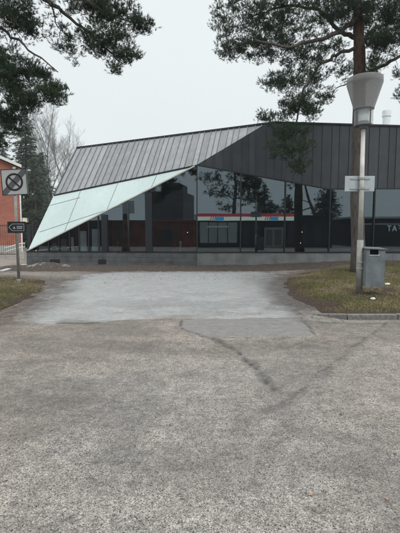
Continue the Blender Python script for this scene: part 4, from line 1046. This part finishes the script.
def mr(px, py, D): v = at(px, py, D); v.y = 36-D; return v
def rreg(px, py, D, rx, ry, n, d=1.6): c = mr(px, py, D); return (c, (rx*D/400, d, ry*D/400), n)
D = 52; b0_ = mr(233, 231, D); b0_.z = -.03
pine('pine_tree', 'broad dark pine behind the shop mirrored above the left half of the fascia', tg, [b0_, mr(234, 205, D), mr(236, 185, D), mr(233, 160, D)], [.28, .24, .18, .07],
     [([mr(234, 200, D), mr(222, 192, D), mr(208, 190, D)], .09, .03), ([mr(235, 198, D), mr(252, 200, D), mr(272, 207, D)], .09, .03), ([mr(236, 186, D), mr(250, 182, D), mr(262, 184, D)], .07, .02)],
     [rreg(215, 178, D, 20, 8, 26), rreg(222, 192, D, 22, 8, 30), rreg(245, 190, D, 16, 12, 30), rreg(258, 200, D, 16, 7, 22), rreg(274, 209, D, 16, 5, 16), rreg(240, 172, D, 20, 12, 34), rreg(228, 206, D, 16, 5, 12)], M['bark_dark'], 71, L=.22, Wd=.035, nn=10, k=11, crad=.5, mult=1.5)
D = 48; b0_ = mr(316, 231, D); b0_.z = -.03
pine('pine_tree', 'dark forked pine mirrored just right of the big trunk reflection', tg, [b0_, mr(315, 215, D), mr(309, 200, D), mr(304, 180, D)], [.26, .22, .16, .07],
     [([mr(314, 212, D), mr(324, 200, D), mr(332, 186, D)], .12, .04), ([mr(310, 203, D), mr(298, 198, D)], .07, .03), ([mr(312, 208, D), mr(298, 212, D), mr(288, 206, D)], .09, .03)],
     [rreg(325, 200, D, 10, 10, 20), rreg(300, 183, D, 12, 7, 12), rreg(330, 182, D, 10, 8, 14), rreg(288, 204, D, 7, 6, 8), rreg(326, 214, D, 10, 5, 8)], M['bark_dark'], 73, L=.22, Wd=.035, nn=10, k=11, crad=.45, mult=1.5)

# ------------------------------------------------------------------ haze, sky, sun
hz = MB().span((-270, -270, -1.05), (270, 270, 24)).build('haze', None)
hm = bpy.data.materials.new('haze_air'); hm.use_nodes = True; hn = hm.node_tree.nodes; hn.remove(hn['Principled BSDF'])
pv = hn.new('ShaderNodeVolumePrincipled'); pv.inputs['Density'].default_value = .0007; pv.inputs['Color'].default_value = (.93, .96, .98, 1); pv.inputs['Anisotropy'].default_value = .0
hm.node_tree.links.new(pv.outputs[0], hn['Material Output'].inputs['Volume'])
hz.data.materials.clear(); hz.data.materials.append(hm); tag(hz, 'thin grey mist in the air', 'haze', kind='stuff')

w = bpy.data.worlds.new('World'); sc.world = w; w.use_nodes = True
n, l = w.node_tree.nodes, w.node_tree.links; bgn = n['Background']; bgn.inputs[1].default_value = .1
sky = n.new('ShaderNodeTexSky'); sky.sky_type = 'NISHITA'; sky.sun_disc = False; sky.sun_elevation = R(48); sky.sun_rotation = R(150); sky.dust_density = 3
tc = n.new('ShaderNodeTexCoord'); sx = n.new('ShaderNodeSeparateXYZ'); l.new(tc.outputs['Generated'], sx.inputs[0])
rp = n.new('ShaderNodeValToRGB'); e = rp.color_ramp.elements
e[0].position = 0; e[0].color = (8.35, 8.95, 9.05, 1); e[1].position = .5; e[1].color = (8.8, 9.35, 9.45, 1); x = e.new(.62); x.color = (15, 15.6, 15.9, 1); x = e.new(1.0); x.color = (27, 27.8, 28.2, 1)
l.new(sx.outputs['Z'], rp.inputs[0])
cn = n.new('ShaderNodeTexNoise'); cn.inputs['Scale'].default_value = 1.6; cn.inputs['Detail'].default_value = 4; l.new(tc.outputs['Generated'], cn.inputs['Vector'])
cr = n.new('ShaderNodeMapRange'); cr.inputs['To Min'].default_value = .93; cr.inputs['To Max'].default_value = 1.06; l.new(cn.outputs['Fac'], cr.inputs['Value'])
mm = n.new('ShaderNodeVectorMath'); mm.operation = 'SCALE'; l.new(rp.outputs[0], mm.inputs[0]); l.new(cr.outputs[0], mm.inputs['Scale'])
mx = n.new('ShaderNodeMix'); mx.data_type = 'RGBA'; mx.inputs[0].default_value = .94; l.new(sky.outputs[0], mx.inputs[6]); l.new(mm.outputs[0], mx.inputs[7]); l.new(mx.outputs[2], bgn.inputs[0])
su = bpy.data.lights.new('sun', 'SUN'); su.energy = 1.0; su.angle = R(25); su.color = (1, .97, .93)
so = bpy.data.objects.new('sun', su); col.objects.link(so)
sd3 = Vector((math.sin(R(150))*math.cos(R(48)), math.cos(R(150))*math.cos(R(48)), math.sin(R(48)))); so.rotation_euler = sd3.to_track_quat('Z', 'Y').to_euler()

cam = bpy.data.cameras.new('camera'); co = bpy.data.objects.new('camera', cam); col.objects.link(co); sc.camera = co
co.location = (0, 0, CAMH); co.rotation_euler = (math.pi/2-TH, 0, 0); cam.sensor_fit = 'HORIZONTAL'; cam.sensor_width = 36; cam.lens = 36; cam.clip_end = 900; cam.clip_start = .05
sc.view_settings.view_transform = 'Standard'; sc.view_settings.look = 'None'; sc.view_settings.exposure = 0; sc.view_settings.gamma = 1; sc.view_settings.use_curve_mapping = False
sc.render.engine = 'CYCLES'
sc.cycles.max_bounces = 8; sc.cycles.transparent_max_bounces = 16; sc.cycles.volume_bounces = 0; sc.cycles.use_denoising = True
sc.cycles.caustics_reflective = False; sc.cycles.caustics_refractive = False
